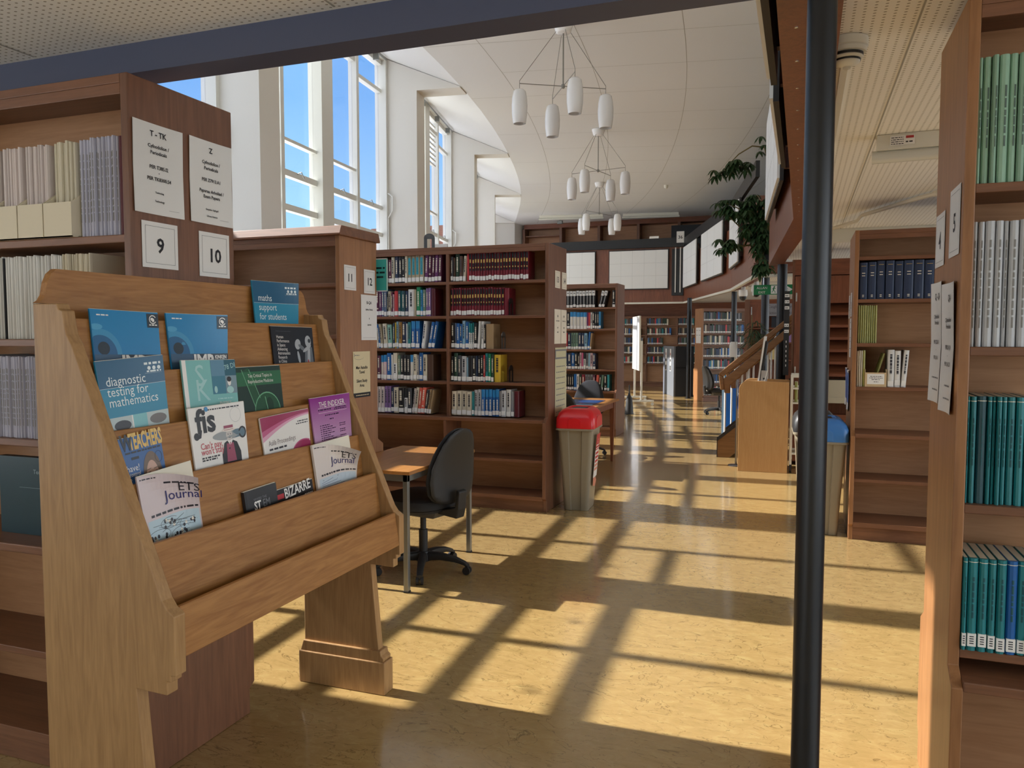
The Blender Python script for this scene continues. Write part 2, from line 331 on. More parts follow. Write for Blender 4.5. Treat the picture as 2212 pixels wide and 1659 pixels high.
# ---- window wall: fins, bays with posts, mullions, transoms and panes
SILL = .95; HEAD = 5.42
mb = MB()
for k in range(6):
    M = frame((OUT[k].x, OUT[k].y, 0), (NRM[k].x, NRM[k].y, 0), (-NRM[k].y, NRM[k].x, 0))
    f = MB(M); e = .55; h = .17
    f.prism([(-.05, 0), (e, 0), (e, 4.985), (1.19, 4.985), (1.19, 5.0), (.0, 5.49), (-.05, 5.49)], 'y', -h, h)
    # prism axis 'y' maps outline to local x,z
    struct(f.build('wall_fin' if k == 0 else 'wall_fin', PIER))
for k in range(5):
    A, B = OUT[k], OUT[k+1]; L = (B-A).length; u = (B-A).normalized(); inw = Vector((u.y, -u.x))
    # local frame: x along the bay, y towards the room, z up
    M = frame((A.x, A.y, 0), (u.x, u.y, 0), (inw.x, inw.y, 0))
    M = Matrix(((u.x, inw.x, 0, A.x), (u.y, inw.y, 0, A.y), (0, 0, 1, 0), (0, 0, 0, 1)))
    w = MB(M)
    w.box(.1, -.12, 0, L-.1, .1, SILL); w.box(.1, -.12, HEAD, L-.1, .12, 5.52)
    struct(w.build('wall_window_side', PIER))
    t = MB(M); t.box(.13, -.1, SILL, L-.13, .22, SILL+.04); struct(t.build('trim_%d' % (k+1), FRAME))
    root = bpy.data.objects.new('window_%d' % (k+1), None); C.objects.link(root); root.location = (A.x, A.y, SILL); root['kind'] = 'structure'
    fr = MB(M); mid = L/2
    fr.box(mid-.14, -.06, SILL+.04, mid+.14, .12, HEAD)            # post
    fr.box(.15, -.05, SILL+.04, .22, .12, HEAD); fr.box(L-.22, -.05, SILL+.04, L-.15, .12, HEAD)
    fr.box(.22, -.04, HEAD-.07, L-.22, .06, HEAD); fr.box(.22, -.04, SILL+.04, L-.22, .06, SILL+.12)
    fr.build('frame', FRAME, root)
    for hx, (x0, x1) in enumerate(((.22, mid-.14), (mid+.14, L-.22))):
        xm = (x0+x1)/2
        mu = MB(M); mu.box(xm-.035, -.05, SILL+.12, xm+.035, .07, HEAD-.07); mu.build('mullion', FRAME, root)
        for lx, (a, b) in enumerate(((x0, xm-.035), (xm+.035, x1))):
            bars = [(1.75, .05), (2.35, .07), (2.955, .07), (3.34, .07), (3.71, .035)]
            if hx == 1 and lx == 0: bars = [(1.75, .05), (2.35, .07), (2.955, .07), (3.34, .07), (3.71, .035), (5.16, .06)]
            if hx == 1 and lx == 1: bars = [(1.75, .05), (2.35, .06), (2.955, .06), (3.34, .06), (4.99, .05)]
            if k == 0 and hx == 0: bars = [(1.75, .05), (2.3, .06), (2.70, .06), (3.13, .07), (3.585, .09)]
            tr = MB(M)
            for z, th in bars: tr.box(a, -.035, z-th/2, b, .045, z+th/2)
            tr.build('transom', FRAME, root)
            g = MB(M); g.box(a, -.004, SILL+.12, b, .004, HEAD-.07); g.build('pane', TINTED if hx == 1 else GLASS, root)
            hd = MB(M)
            hd.tube([(a+.3, .05, 3.36), (a+.3, .1, 3.38), (a+.36, .1, 3.32)], .008, 0, 6)
            hd.build('window_catch', GREYMET, root)
    # louvre vent at the head of the next bay's near light
    if k == 2:
        lv = MB(M)
        for i in range(9): lv.box(mid+.14, .0, 4.55+i*.085, mid+.82, .05, 4.58+i*.085)
        lv.build('louvre_vent', FRAME, root)
    pipe = MB(M); pipe.tube([(L-.2, .13, 1.2), (L-.2, .13, 3.2), (L-.2, .2, 3.3), (L-.2, .2, 3.5), (L-.2, .13, 3.55)], .012, 0, 6); pipe.build('pipe', FRAME, root)
    rail = MB(M); rail.box(.3, .16, 5.38, L-.3, .175, 5.395)
    for x in (.9, 1.6, L-1.4, L-.6): rail.box(x, .1, 5.3, x+.03, .18, 5.39)
    rail.build('blind_rail', GREYMET, root)
# ---- window wall under the low ceiling on the near left
mb = MB(); mb.box(-5.0, -4, 0, -4.85, 2.3, .8); mb.box(-5.0, -4, 2.42, -4.85, 2.3, SOF)
for y in (-3.9, -2.4, -.9, .6, 2.15): mb.box(-5.0, y, .8, -4.87, y+.1, 2.42)
mb.box(-4.97, -4, 1.5, -4.89, 2.3, 1.55)
struct(mb.build('wall_near_left', FRAME))
struct(MB().box(-2.4, -4.2, 0, 3.35, -4.0, 2.7).build('wall_back_added', mat('cream_wall', '#ddd6c4', .7)))  # unseen wall added to keep rear light off the right bookcase front
# ---- far walls
struct(MB().box(-14, 24.1, 0, 3.35, 24.3, 5.2).build('wall_far', MAHOGX))
mb = MB(); mb.prism([(-8.4, 23.2), (-9.5, 22.6), (-9.6, 24.2), (-8.3, 24.2)], 'z', 0, 5.3); struct(mb.build('wall_far_left', PIER))
mb = MB(); mb.box(3.2, -4, 0, 3.35, 24.2, .35).box(3.2, -4, 2.42, 3.35, 24.2, 5)
for i in range(15): mb.box(3.22, -4+i*2.0, .35, 3.34, -3.86+i*2.0, 2.42)
struct(mb.build('wall_right_added', mat('cream_wall', '#ddd6c4', .7)))  # unseen added wall, its open band letting fill light under the gallery
# ---- low ceilings under the gallery
mb = MB()
GAL = [(-.08, 2.14), (-.07, 6.49), (-.4, 10.64), (-.41, 11.3), (-.655, 12.45), (-1.3, 16.03), (-2.97, 21.6), (-12, 21.6)]
mb.box(-14, -3.2, SOF, 3.2, 2.14, SOF+.2)
inn = [(.06, 2.2), (.06, 6.5), (-.28, 10.7), (-.05, 11.2), (-.05, 12.4), (-.5, 12.5), (-1.1, 16.1), (-2.85, 21.75)]
mb.prism([(.06, 2.14)]+inn[1:]+[(-14, 21.75), (-14, 24.2), (3.2, 24.2), (3.2, 2.14)], 'z', SOF, SOF+.2)
struct(mb.build('ceiling_low', PERF))
mb = MB()
for x in (-2.6, -1.35, .33, 1.6): mb.box(x-.003, -3, SOF-.002, x+.003, 2.12 if x < 0 else 20, SOF-.0005)
for y in (.2, 1.45): mb.box(-6, y-.003, SOF-.002, 6, y+.003, SOF-.0005)
struct(mb.build('trim_8', SEAM))
# ---- gallery front: near beam, right side, far end
def fascia_run(pts, name, z0, z1, th, m, label=None):
    mb = MB()
    for a, b in zip(pts, pts[1:]):
        a, b = Vector(a), Vector(b); u = (b-a).normalized(); n = Vector((u.y, -u.x))
        M = Matrix(((u.x, n.x, 0, a.x), (u.y, n.y, 0, a.y), (0, 0, 1, 0), (0, 0, 0, 1)))
        mb.M = M; mb.box(0, 0, z0, (b-a).length, th, z1)
    mb.M = Matrix(); return struct(mb.build(name, m))
BEAMM = mat('beam_dark', '#4a5068', .5)
struct(MB().box(-9, 2.14, 2.40, -.08, 2.26, 3.7).build('trim_9', BEAMM))
fascia_run([(-.08, 2.26), (-.07, 6.49)], 'trim_10', 2.40, 3.5, .17, MAHOG)
fascia_run([(-.07, 6.49), (-.4, 10.64)], 'trim_11', 2.40, 3.5, .17, MAHOG)
fascia_run([(-.655, 12.45), (-1.3, 16.03), (-2.97, 21.6)], 'trim_12', 2.42, 3.6, .2, MAHOG)
struct(MB().box(-12, 21.6, 2.42, -2.97, 21.75, 3.9).build('trim_13', MAHOG))
fascia_run([(-.67, 12.43), (-1.315, 16.02), (-2.985, 21.58)], 'trim_14', 2.385, 2.43, .06, CREAMP)
struct(MB().box(-12, 21.57, 2.385, -2.97, 21.62, 2.43).build('trim_15', CREAMP))
struct(MB().box(-.655, 12.44, 2.385, .3, 12.5, 2.43).build('trim_16', CREAMP))
struct(MB().box(-.6, 12.5, 2.43, 1.2, 12.6, 3.2).build('trim_17', MAHOG))
RAILM = mat('gallery_rail', '#15171b', .45)
fascia_run([(-.68, 12.45), (-1.33, 16.03), (-3.0, 21.57)], 'trim_18', 3.88, 4.12, .06, RAILM)
struct(MB().box(-9, 21.5, 3.9, -2.97, 21.56, 4.14).build('trim_19', RAILM))
fascia_run([(-.12, 2.3), (-.11, 6.49), (-.44, 10.6)], 'trim_20', 3.7, 4.0, .05, RAILM)
struct(MB().box(-.62, 11.3, 2.44, -.05, 12.35, 2.5).build('trim_21', MAHOGX))
# brass screws under the near fascia
mb = MB()
for i in range(14): mb.lathe([(0, -.002), (.006, -.001), (.006, 0)], (-.03+.0*i, 2.5+i*.3, 2.4), 0, 8)
tag(mb.build('screw_row', CHROME, loc=(-.03, 2.5, 2.398)), 'row of small screw heads under the near gallery fascia', 'screws')['kind'] = 'stuff'
# ------------------------------------------------------------------ bookcases
TK = .03
def bookcase(label, xe, side, length, y0, y1, H, shelves, divs, ledge=.79, d=.07, cornice=0, group='bookcases in rows', wd=None):
    xo = xe-side*length
    t = thing('bookcase', label, 'bookcase', ((xe+xo)/2, (y0+y1)/2, 0), group)
    L = ledge
    prof = [(y0, H), (y0, L+.02), (y0-d, L-.02), (y0-d, .12), (y0-d+.03, .1), (y0-d+.03, .001), (y1+d-.03, .001), (y1+d-.03, .1), (y1+d, .12), (y1+d, L-.02), (y1, L+.02), (y1, H)]
    for x in (xe, xo+side*TK):
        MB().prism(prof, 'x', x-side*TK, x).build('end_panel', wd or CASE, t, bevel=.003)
    xa, xb = sorted((xe-side*TK, xo+side*TK))
    ym = (y0+y1)/2
    MB().box(xa, ym-.008, L, xb, ym+.008, H-.03).build('back_panel', BACK, t)
    MB().box(xa, ym-.008, .1, xb, ym+.008, L-.03).build('base_back_panel', BACK, t)
    MB().box(xa, y0, H-.03, xb, y1, H-.001).box(xa, y0+.001, H-.065, xb, y0+.014, H-.03).build('top_board', CASEX, t, bevel=.002)
    if cornice:
        MB().prism([(y0-.02, H), (y0-.02, H+.012), (y0+.0, H+cornice), (y1, H+cornice), (y1+.02, H+.012), (y1+.02, H)], 'x', xo, xe+side*.02).build('cornice', CASEX, t, bevel=.004)
    MB().box(xa, y0-d, L-.03, xb, y1+d, L).build('ledge', CASEX, t, bevel=.004)
    MB().box(xa, y0-d+.005, .1, xb, y1+d-.005, .135).build('base_board', CASEX, t, bevel=.002)
    MB().box(xa, y0-d+.035, .001, xb, y1+d-.035, .1).build('plinth', DARKW if False else CASEX, t)
    edges = sorted([xa]+list(divs)+[xb])
    for x in divs:
        MB().box(x-.014, y0+.003, L, x+.014, y1-.003, H-.03).build('divider', CASE, t, bevel=.002)
        MB().box(x-.014, y0-d+.003, .135, x+.014, y1+d-.003, L-.03).build('divider', CASE, t, bevel=.002)
    for i, (a, b) in enumerate(zip(edges, edges[1:])):
        a += .014 if i else 0; b -= .014 if i < len(edges)-2 else 0
        for z in shelves:
            if z < L: MB().box(a, y0-d+.05, z-.025, b, y1+d-.05, z).build('shelf', CASEX, t, bevel=.003)
            else: MB().box(a, y0+.004, z-.026, b, y1-.004, z).build('shelf', CASEX, t, bevel=.003)
    return t
STD = [1.10, 1.39, 1.68, 1.98, .44]
bookcase('tall brown bookcase with number cards 9 and 10 behind the oak magazine stand', -2.03, 1, 2.2, 1.98, 2.47, 2.34, [1.14, 1.49, 1.83, .40], [-3.1], ledge=.79)
bookcase('empty topped brown bookcase with number cards 11 and 12 behind the study desk', -2.67, 1, 2.4, 4.21, 4.66, 2.12, [1.51, 1.83, 1.15, .44], [-3.75], cornice=.06, wd=CASE_PALE_LIT)
bookcase('brown bookcase full of books with number cards 13 and 14 beside the red-lidded bin', -2.0, 1, 2.75, 6.36, 6.9, 2.285, STD, [-2.935, -3.86])
bookcase('farther brown bookcase behind the wooden study table, black and white volumes on top shelf', -2.56, 1, 2.7, 11.55, 12.05, 2.285, [1.0, 1.3, 1.61, 1.93, .44], [-4.0], ledge=.68)
bookcase('brown bookcase with blue volumes beside the blue-lidded bin', .36, -1, 2.2, 6.3, 6.92, 2.27, [1.13, 1.45, 1.77, 2.08, .45], [1.5], wd=CASE_PALE_LIT)  # end panels carry sunlight bounced off the floor in their paler colour
bookcase('tall brown bookcase with number cards 4 and 5 at the right edge', .42, -1, 2.2, 2.53, 3.0, 2.44, [1.02, 1.47, 1.925, .598], [1.5], ledge=.53, wd=CASE_PALE_LIT)  # end panels lightened in colour for bounced sunlight
# ------------------------------------------------------------------ books
COL = {'navy': ('#243452', 'navy'), 'blue': ('#1d62a8', 'blue'), 'sky': ('#3d93c8', 'light blue'), 'pale': ('#8fb7cc', 'pale blue'), 'steel': ('#5d6f8d', 'grey blue'),
  'plum': ('#5a2440', 'plum'), 'purple': ('#6b2c68', 'purple'), 'mauve': ('#86679c', 'mauve'), 'maroon': ('#5c1a24', 'maroon'), 'red': ('#c43a3c', 'red'), 'dred': ('#7e1c2c', 'dark red'),
  'pink': ('#d9b8bd', 'pink'), 'rose': ('#c45f86', 'rose'), 'coral': ('#df6a57', 'coral'), 'cream': ('#d8cfb8', 'cream'), 'beige': ('#b5a88c', 'beige'), 'tan': ('#a98e68', 'tan'), 'brown': ('#5a4132', 'brown'),
  'ochre': ('#a67c3a', 'ochre'), 'yellow': ('#d8b53a', 'yellow'), 'lime': ('#a3a35c', 'yellow green'), 'green': ('#17885a', 'green'), 'dgreen': ('#24402f', 'dark green'), 'sage': ('#6f8c78', 'grey green'), 'mint': ('#86b5a6', 'mint'),
  'teal': ('#1f7d82', 'teal'), 'dteal': ('#1f4a52', 'dark teal'), 'aqua': ('#3da4ad', 'aqua'), 'black': ('#1d1d20', 'black'), 'grey': ('#85868a', 'grey'), 'dgrey': ('#43444a', 'dark grey'), 'lgrey': ('#c2c4c6', 'light grey'), 'white': ('#e2e1dc', 'white'),
  'pgreen': ('#93b79c', 'pale green'), 'lilac': ('#c3c3d2', 'lilac white'), 'pwhite': ('#dcd0cb', 'pinkish white')}
ORD = 'first second third fourth fifth sixth seventh eighth ninth tenth eleventh twelfth thirteenth fourteenth fifteenth sixteenth seventeenth eighteenth nineteenth twentieth twenty-first twenty-second twenty-third twenty-fourth twenty-fifth twenty-sixth twenty-seventh twenty-eighth twenty-ninth thirtieth'.split()
TLIGHT = color_mat('#e4ddc8'); TDARK = color_mat('#33333a'); GOLD = color_mat('#c9a85a'); BLK = color_mat('#17171a'); CLAB = color_mat('#f2f0ea')
WHT = color_mat('#e6e6e3'); STRIPE = color_mat('#2f9fb2'); BLUET = color_mat('#2a86c4')
_bm = {}
def book_mesh(style):
    if style in _bm: return _bm[style]
    m = MB(); r = random.Random(hash(style) % 97 if False else sum(map(ord, style)))
    cs = [(-.5, 1), (-.5, .05), (-.32, .012), (0, 0), (.32, .012), (.5, .05), (.5, 1)]
    m.prism(cs, 'z', 0, 1, 0)
    m.add([(-.4, .06, 1.0008), (.4, .06, 1.0008), (.4, .985, 1.0008), (-.4, .985, 1.0008)], [(0, 1, 2, 3)], 1)
    def q(x0, x1, z0, z1, k, off=-.004):
        y = off if max(abs(x0), abs(x1)) <= .33 else .03
        if max(abs(x0), abs(x1)) > .33:
            # wrapped band following the rounded spine
            xs = [-.5, -.32, 0, .32, .5]; ys = [.045, .007, off, .007, .045]
            m.add([(x, yy, z) for x, yy in zip(xs, ys) for z in (z0, z1)], [(2*i, 2*i+2, 2*i+3, 2*i+1) for i in range(4)], k)
        else: m.add([(x0, y+.006, z0), (x0/3, y, z0), (x1/3, y, z0), (x1, y+.006, z0), (x0, y+.006, z1), (x0/3, y, z1), (x1/3, y, z1), (x1, y+.006, z1)], [(0, 1, 5, 4), (1, 2, 6, 5), (2, 3, 7, 6)], k)
    def title(z0, z1, k, x0=-.17, x1=.17):
        z = z1
        while z > z0:
            h = r.uniform(.03, .09); q(x0, x1, max(z-h, z0), z, k, -.007); z -= h+r.uniform(.008, .02)
    mats = [COVER, PAGES, TLIGHT]
    s = style[0]
    if s == 'l': title(.35, .85, 2)
    elif s == 'm': title(.5, .9, 2, -.28, .1); q(-.28, .28, .27, .31, 2, -.007)
    elif s == 'd': mats[2] = TDARK; title(.35, .88, 2)
    elif s == 'e': mats = [COVER, PAGES, BLK, GOLD]; q(-.33, .33, .36, .95, 2, -.005); q(-.28, .28, .64, .76, 3, -.009); q(-.2, .2, .45, .5, 3, -.009)
    elif s == 't': mats[2] = WHT; q(-.5, .5, .0, .62, 2, -.006); mats += [TDARK]; title(.25, .58, 3)
    elif s == 'w': mats = [COVER, PAGES, WHT, TDARK]; q(-.5, .5, .7, .985, 2, -.006); q(-.3, .3, .84, .88, 3, -.01); q(-.06, .06, .2, .7, 2, -.006)
    elif s == 's': mats = [COVER, PAGES, STRIPE, TDARK]; q(-.3, .3, .3, .93, 2, -.006); title(.4, .8, 3, -.1, .1)
    elif s == 'b': mats = [COVER, PAGES, BLUET, TLIGHT]; q(-.5, .5, .72, 1, 2, -.006); title(.2, .62, 3)
    elif s == 'v': mats = [COVER, PAGES, GOLD, TLIGHT]; q(-.3, .3, .9, .91, 2, -.006); q(-.2, .2, .7, .72, 3, -.006); q(-.2, .2, .63, .65, 3, -.006); q(-.12, .12, .06, .08, 3, -.006); q(-.12, .12, .1, .12, 3, -.006)
    elif s == 'p': mats[2] = color_mat('#8d8b86'); title(.15, .85, 2, -.12, .12)
    elif s == 'g': mats = [COVER, PAGES, color_mat('#55685c')]; title(.28, .76, 2, .05, .22)
    elif s == 'k': mats = [COVER, PAGES, color_mat('#17555c'), TLIGHT]; q(-.5, .5, .955, .962, 3, -.004); title(.35, .8, 2, -.1, .12)
    me = bpy.data.meshes.new('book'); me.from_pydata(m.v, [], m.f)
    for x in mats: me.materials.append(x)
    for p, k in zip(me.polygons, m.m): p.material_index = k
    me.update(); _bm[style] = me; return me
_lab = MB().box(-.44, -.012, .0, .44, .06, 1)
_lme = bpy.data.meshes.new('spine_label'); _lme.from_pydata(_lab.v, [], _lab.f); _lme.materials.append(CLAB); _lme.update()
_lab3 = MB().box(-.44, -.012, .0, .44, .06, 1)
for i in range(4): _lab3.add([(-.25, -.014, .2+i*.18), (.2, -.014, .2+i*.18), (.2, -.014, .28+i*.18), (-.25, -.014, .28+i*.18)], [(0, 1, 2, 3)], 1)
_lme3 = bpy.data.meshes.new('call_label'); _lme3.from_pydata(_lab3.v, [], _lab3.f); _lme3.materials.append(CLAB); _lme3.materials.append(TDARK)
for p, k in zip(_lme3.polygons, _lab3.m): p.material_index = k
_lme3.update()
def one_book(x, y, z, t, h, col, style, depth=.17, lean=0, name='book', callh=.037):
    o = bpy.data.objects.new(name, book_mesh(style[0])); C.objects.link(o)
    a = R(lean); o.scale = (t*.94, depth, h); o.rotation_euler = (0, a, 0)
    if lean >= 0: px, pz = x+t/2*math.cos(a), z+t/2*math.sin(a)
    else: px, pz = x+t/2*math.cos(a)-h*math.sin(a)*0, z+t/2*abs(math.sin(a))
    o.location = (px, y, pz+.0005)
    c = lin(COL[col][0]); j = random.uniform(.88, 1.1); o.color = (c[0]*j, c[1]*j, c[2]*j, 1)
    if '-' not in style:
        lb = bpy.data.objects.new('spine_label', _lme3 if '#' in style else _lme); C.objects.link(lb); lb.parent = o
        f = callh/h; lb.location = (0, 0, random.uniform(.02, .06)); lb.scale = (1, 1, f)
    return o
def row(x, z, y, spec, loc, depth=.17, cat='book', name='book', xmax=99, setb=.02, rnd=.004, noun=None):
    items = []
    for tok in spec.split(';'):
        p = tok.split(); n = 1; lean = 0
        for q in p[4:]:
            if q[0] == 'x': n = int(q[1:])
            if q[0] == '@': lean = float(q[1:])
        items.append((p[0], float(p[1])/1000, float(p[2])/1000, p[3], n, lean))
    k = 0
    for items_i, (col, t, h, st, n, lean) in enumerate(items):
        if col == 'gap': x += t; continue
        for i in range(n):
            if x+t+max(0, h*math.sin(R(lean))) > xmax: return x
            hh = h+random.uniform(-rnd, rnd); a = R(lean)
            if lean < 0: x += max(0, 0)
            o = one_book(x, y+setb+random.uniform(0, .012), z, t, hh, col, st, depth, lean, name)
            nx = items[items_i+1][5] if i == n-1 and items_i+1 < len(items) else lean
            x += t/max(math.cos(a), .7)+.0008+max(0, hh*(math.sin(a)-math.sin(R(nx))))
            w = COL[col][1]; nn = noun or cat
            if n > 2:
                tag(o, f'matching {w} {nn} in the run on the {loc}', cat, f'{w} {nn}s on the {loc}')
            else:
                tag(o, f'{w} {nn}, {ORD[min(k, 29)]} from left on the {loc}', cat, f'{nn}s on the {loc}')
            k += 1
    return x
Y13 = 6.36
A = 'left shelf of bookcase 13'; B = 'right shelf of bookcase 13'
XL, XR = -3.83, -2.915
row(XL+.075, 1.98, Y13, 'brown 45 215 l; plum 30 220 l; navy 30 215 m;black 28 225 l;navy 30 215 l;navy 25 215 l;plum 28 215 m x2;cream 32 235 d;navy 40 240 l;black 34 238 l;black 26 238 m;cream 26 240 d;beige 40 240 s x4;gap 4 0 n;purple 35 252 l @2;plum 33 252 m @2;plum 33 252 l @2;purple 33 252 l @2;plum 32 252 l @2', 'top '+A, xmax=-2.95)
row(XR, 1.98, Y13, 'dgrey 22 222 l;brown 20 208 d;dgreen 40 252 l;brown 32 225 d;cream 26 222 d @3;red 20 240 n-;dred 25.5 248 e x21', 'top '+B, xmax=-2.04)
row(XL, 1.68, Y13, 'white 60 230 d;navy 35 230 l;plum 34 250 m;purple 30 248 l;plum 34 248 m;purple 24 246 l;steel 24 250 l x2;black 14 210 l;beige 32 225 d;plum 16 222 l;pink 14 200 d;red 38 226 n;dteal 30 230 l;teal 10 228 n;dteal 28 232 l;navy 30 228 l;white 62 242 d;beige 20 240 n-;green 40 258 l;sky 22 232 d;sage 28 236 l;mauve 27 248 l x2;maroon 42 242 n-', 'second '+A, xmax=-2.955)
row(XR, 1.68, Y13, 'dred 24.5 242 e x20;dred 45 238 n-', 'second '+B, xmax=-2.04)
row(XL, 1.39, Y13, 'beige 45 230 d;navy 40 230 l;white 40 225 d;cream 30 222 d @-7;blue 22 220 l @-7;beige 26 222 d @-7;cream 44 228 d @-4;mint 46 218 d @-3;gap 8 0 n;navy 18 232 l;yellow 12 236 n;pale 24 240 d;ochre 34 240 d;navy 42 242 m;white 16 228 n;teal 30 240 d;blue 42 246 b;blue 42 246 b;gap 20 0 n;white 30 242 d @6;gap 6 0 n;blue 31 242 l @9;blue 31 242 l @10', 'third '+A, xmax=-2.955)
row(XR, 1.39, Y13, 'black 34 228 m;steel 20 226 n;blue 28 226 l;blue 22 222 m;pale 30 246 d;blue 34 232 l;teal 14 226 t;teal 15 226 t;teal 15 226 t;black 34 226 l;white 22 240 n @3;white 24 238 d;black 18 214 l;tan 74 216 n-', 'third '+B, xmax=-2.04)
row(XL, 1.10, Y13, 'navy 45 230 l;white 45 235 d;black 40 225 l;plum 40 222 l;plum 30 220 m;pwhite 32 228 b;pink 32 228 b;blue 45 250 l;white 18 232 n;cream 42 246 t;sage 30 230 l;black 33 230 l x3;white 30 228 b;cream 34 240 d;grey 20 226 l;blue 38 252 l;cream 40 236 d;brown 62 238 n-', 'fourth '+A, xmax=-2.955)
row(XR, 1.10, Y13, 'black 26 222 l;dgreen 38 248 l;dgrey 30 230 l;lgrey 50 226 d;pale 18 208 n;black 42 230 n;black 30 228 m;navy 16 226 n;black 30 232 l;black 22 230 m;red 16 232 l;teal 30 252 d;green 24 244 l;dgreen 24 238 l;yellow 62 240 d-', 'fourth '+B, xmax=-2.04)
row(XL, .80, Y13, 'grey 50 235 l;white 50 230 d;black 40 230 l;pwhite 30 235 d x2;pwhite 36 238 d;mauve 32 246 d x2;navy 28 228 l;cream 50 234 d;black 58 226 m;black 34 224 t;dgrey 40 226 l;pwhite 22 228 d @6;cream 30 236 d @6;coral 34 236 l @6;coral 36 236 m @6;dgrey 22 220 l @8;tan 22 220 d @9;tan 20 216 n @10', 'fifth '+A, xmax=-2.955)
row(XR, .80, Y13, 'cream 49 212 d x4;teal 20 216 n;lgrey 34 230 d x2;blue 33 234 b x5;grey 18 222 n;lgrey 42 230 d;white 44 236 d;grey 30 222 n;maroon 46 226 n-', 'fifth '+B, xmax=-2.04)
F = 'shelf behind the wooden table'
Y15 = 11.55; X15 = -3.45
row(X15, 1.93, Y15, 'dteal 45 255 m;black 49 258 w x10;gap 45 0 n;black 46 255 w @13;black 46 255 w @13;gap 62 0 n;black 46 250 m', 'top '+F, xmax=-2.6)
row(X15, 1.61, Y15, 'black 50 252 m x3;white 52 255 b x5;purple 22 250 n;red 32 248 n;white 30 250 d;black 34 258 m;black 32 260 l;black 30 256 l;sky 32 258 n', 'second '+F, xmax=-2.6)
row(X15, 1.30, Y15, 'lgrey 30 255 d x3;red 22 250 n;navy 52 250 m;sage 38 250 d x3;navy 46 250 l x2;pale 48 250 d;blue 30 268 n @5;tan 26 250 n @5', 'third '+F, xmax=-2.6)
row(X15, 1.0, Y15, 'beige 30 245 d x2;navy 56 248 m x2;blue 52 246 l;black 48 248 m;black 30 240 l;pink 30 250 d;rose 28 250 n;black 36 248 t;grey 36 246 d;pale 26 248 n;pink 44 246 d;navy 44 240 m', 'fourth '+F, xmax=-2.6)
row(X15, .68, Y15, 'aqua 40 240 n x2;black 32 236 l x4;blue 46 248 n;white 40 242 d;dgreen 40 238 l;dred 50 240 l;grey 40 240 d x3;plum 36 238 l;coral 42 240 n @5;black 36 238 l @5;sage 36 236 n @5;black 44 244 m;aqua 36 240 n', 'fifth '+F, xmax=-2.6)
# bound blue volumes and the few things on the right-hand case
G = 'shelf by the blue-lidded bin'
row(.395, 1.77, 6.3, 'navy 58 272 v- x5;navy 66 272 v- x6;navy 60 274 v- x4', 'second '+G, depth=.2, noun='bound volume', rnd=.005)
row(.395, 1.45, 6.3, 'lime 13.5 275 n- x9', 'third '+G, depth=.2, cat='magazine', name='magazine', noun='magazine', rnd=.002)
row(.395, 1.13, 6.3, 'cream 12 262 n-;cream 12 262 n-;cream 14 264 n-;lime 16 266 n-', 'fourth '+G, depth=.2, cat='magazine', name='magazine', noun='magazine')
row(.505, 1.135, 6.3, 'lime 14 250 n- @16', 'fourth '+G, depth=.2, cat='magazine', name='magazine', noun='leaning magazine', setb=.05)
row(.60, 1.13, 6.3, 'white 46 268 d;white 42 268 d;white 34 266 d @4', 'shelf right of the file, beside the blue-lidded bin', depth=.2, cat='binder', name='binder', noun='report')
P5 = 'shelf of bookcase 5'
row(.452, 1.925, 2.53, 'pgreen 13 350 g-;pgreen 20 352 g-;pgreen 16 352 g-;pgreen 25 352 g-;pgreen 21 352 g-;pgreen 20 352 g-;pgreen 28 352 g-;pgreen 15 352 g-;pgreen 20 352 g-;pgreen 22 352 g-', 'top '+P5, depth=.19, cat='journal', name='journal', noun='journal', rnd=.001)
row(.452, 1.47, 2.53, 'lgrey 14 352 p-;lgrey 16 352 p-;lgrey 25 352 p-;lgrey 19 352 p-;lgrey 13 352 p-;lgrey 23 352 p-;lgrey 22 352 p-;lgrey 17 352 p-;lgrey 22 352 p-;lgrey 20 352 p-', 'second '+P5, depth=.19, cat='journal', name='journal', noun='journal', rnd=.001)
row(.452, 1.02, 2.53, 'teal 9 308 k-;teal 17 308 k-;dteal 25 308 k-;teal 11 308 k-;teal 10 308 k-;teal 12 308 k-;teal 14 308 k-;teal 20 308 k-;teal 21 308 k-;teal 18 308 k-', 'third '+P5, depth=.19, cat='journal', name='journal', noun='journal', rnd=.001)
row(.452, .60, 2.50, 'teal 12 268 k#;teal 26 268 k#;teal 24 268 k#;teal 20 268 k#;teal 24 268 k#;blue 27 268 k#;teal 24 268 k#;teal 24 268 k#', 'fourth '+P5, depth=.19, cat='journal', name='journal', noun='journal', rnd=.001)
# periodicals on the near left case
Q = 'shelf of bookcase 9'
row(-2.86, 1.83, 1.98, 'pwhite 11.5 318 n- x17;gap 15 0 n;pwhite 11.5 318 n- x8;gap 24 0 n;pwhite 11.5 318 n- x8;gap 22 0 n;cream 14 322 n- x7;gap 20 0 n;lilac 11 322 p- x14;maroon 20 318 n-', 'upper '+Q, depth=.2, cat='periodical', name='periodical', noun='periodical', xmax=-2.065, rnd=.004)
row(-2.86, 1.49, 1.98, 'dteal 10 285 n- x5;gap 12 0 n;dteal 10 285 n- x6;dgreen 9 285 n- x3;gap 14 0 n;white 9 286 n- x4;black 8 284 n-;white 9.5 286 n- x26;cream 10 286 n- x12', 'middle '+Q, depth=.2, cat='periodical', name='periodical', noun='periodical', xmax=-2.09, rnd=.003)
row(-2.86, 1.14, 1.98, 'dgrey 10 285 n- x5;white 11 292 p- x2;lilac 10 288 p- x40', 'lower '+Q, depth=.2, cat='periodical', name='periodical', noun='periodical', xmax=-2.2, rnd=.003)
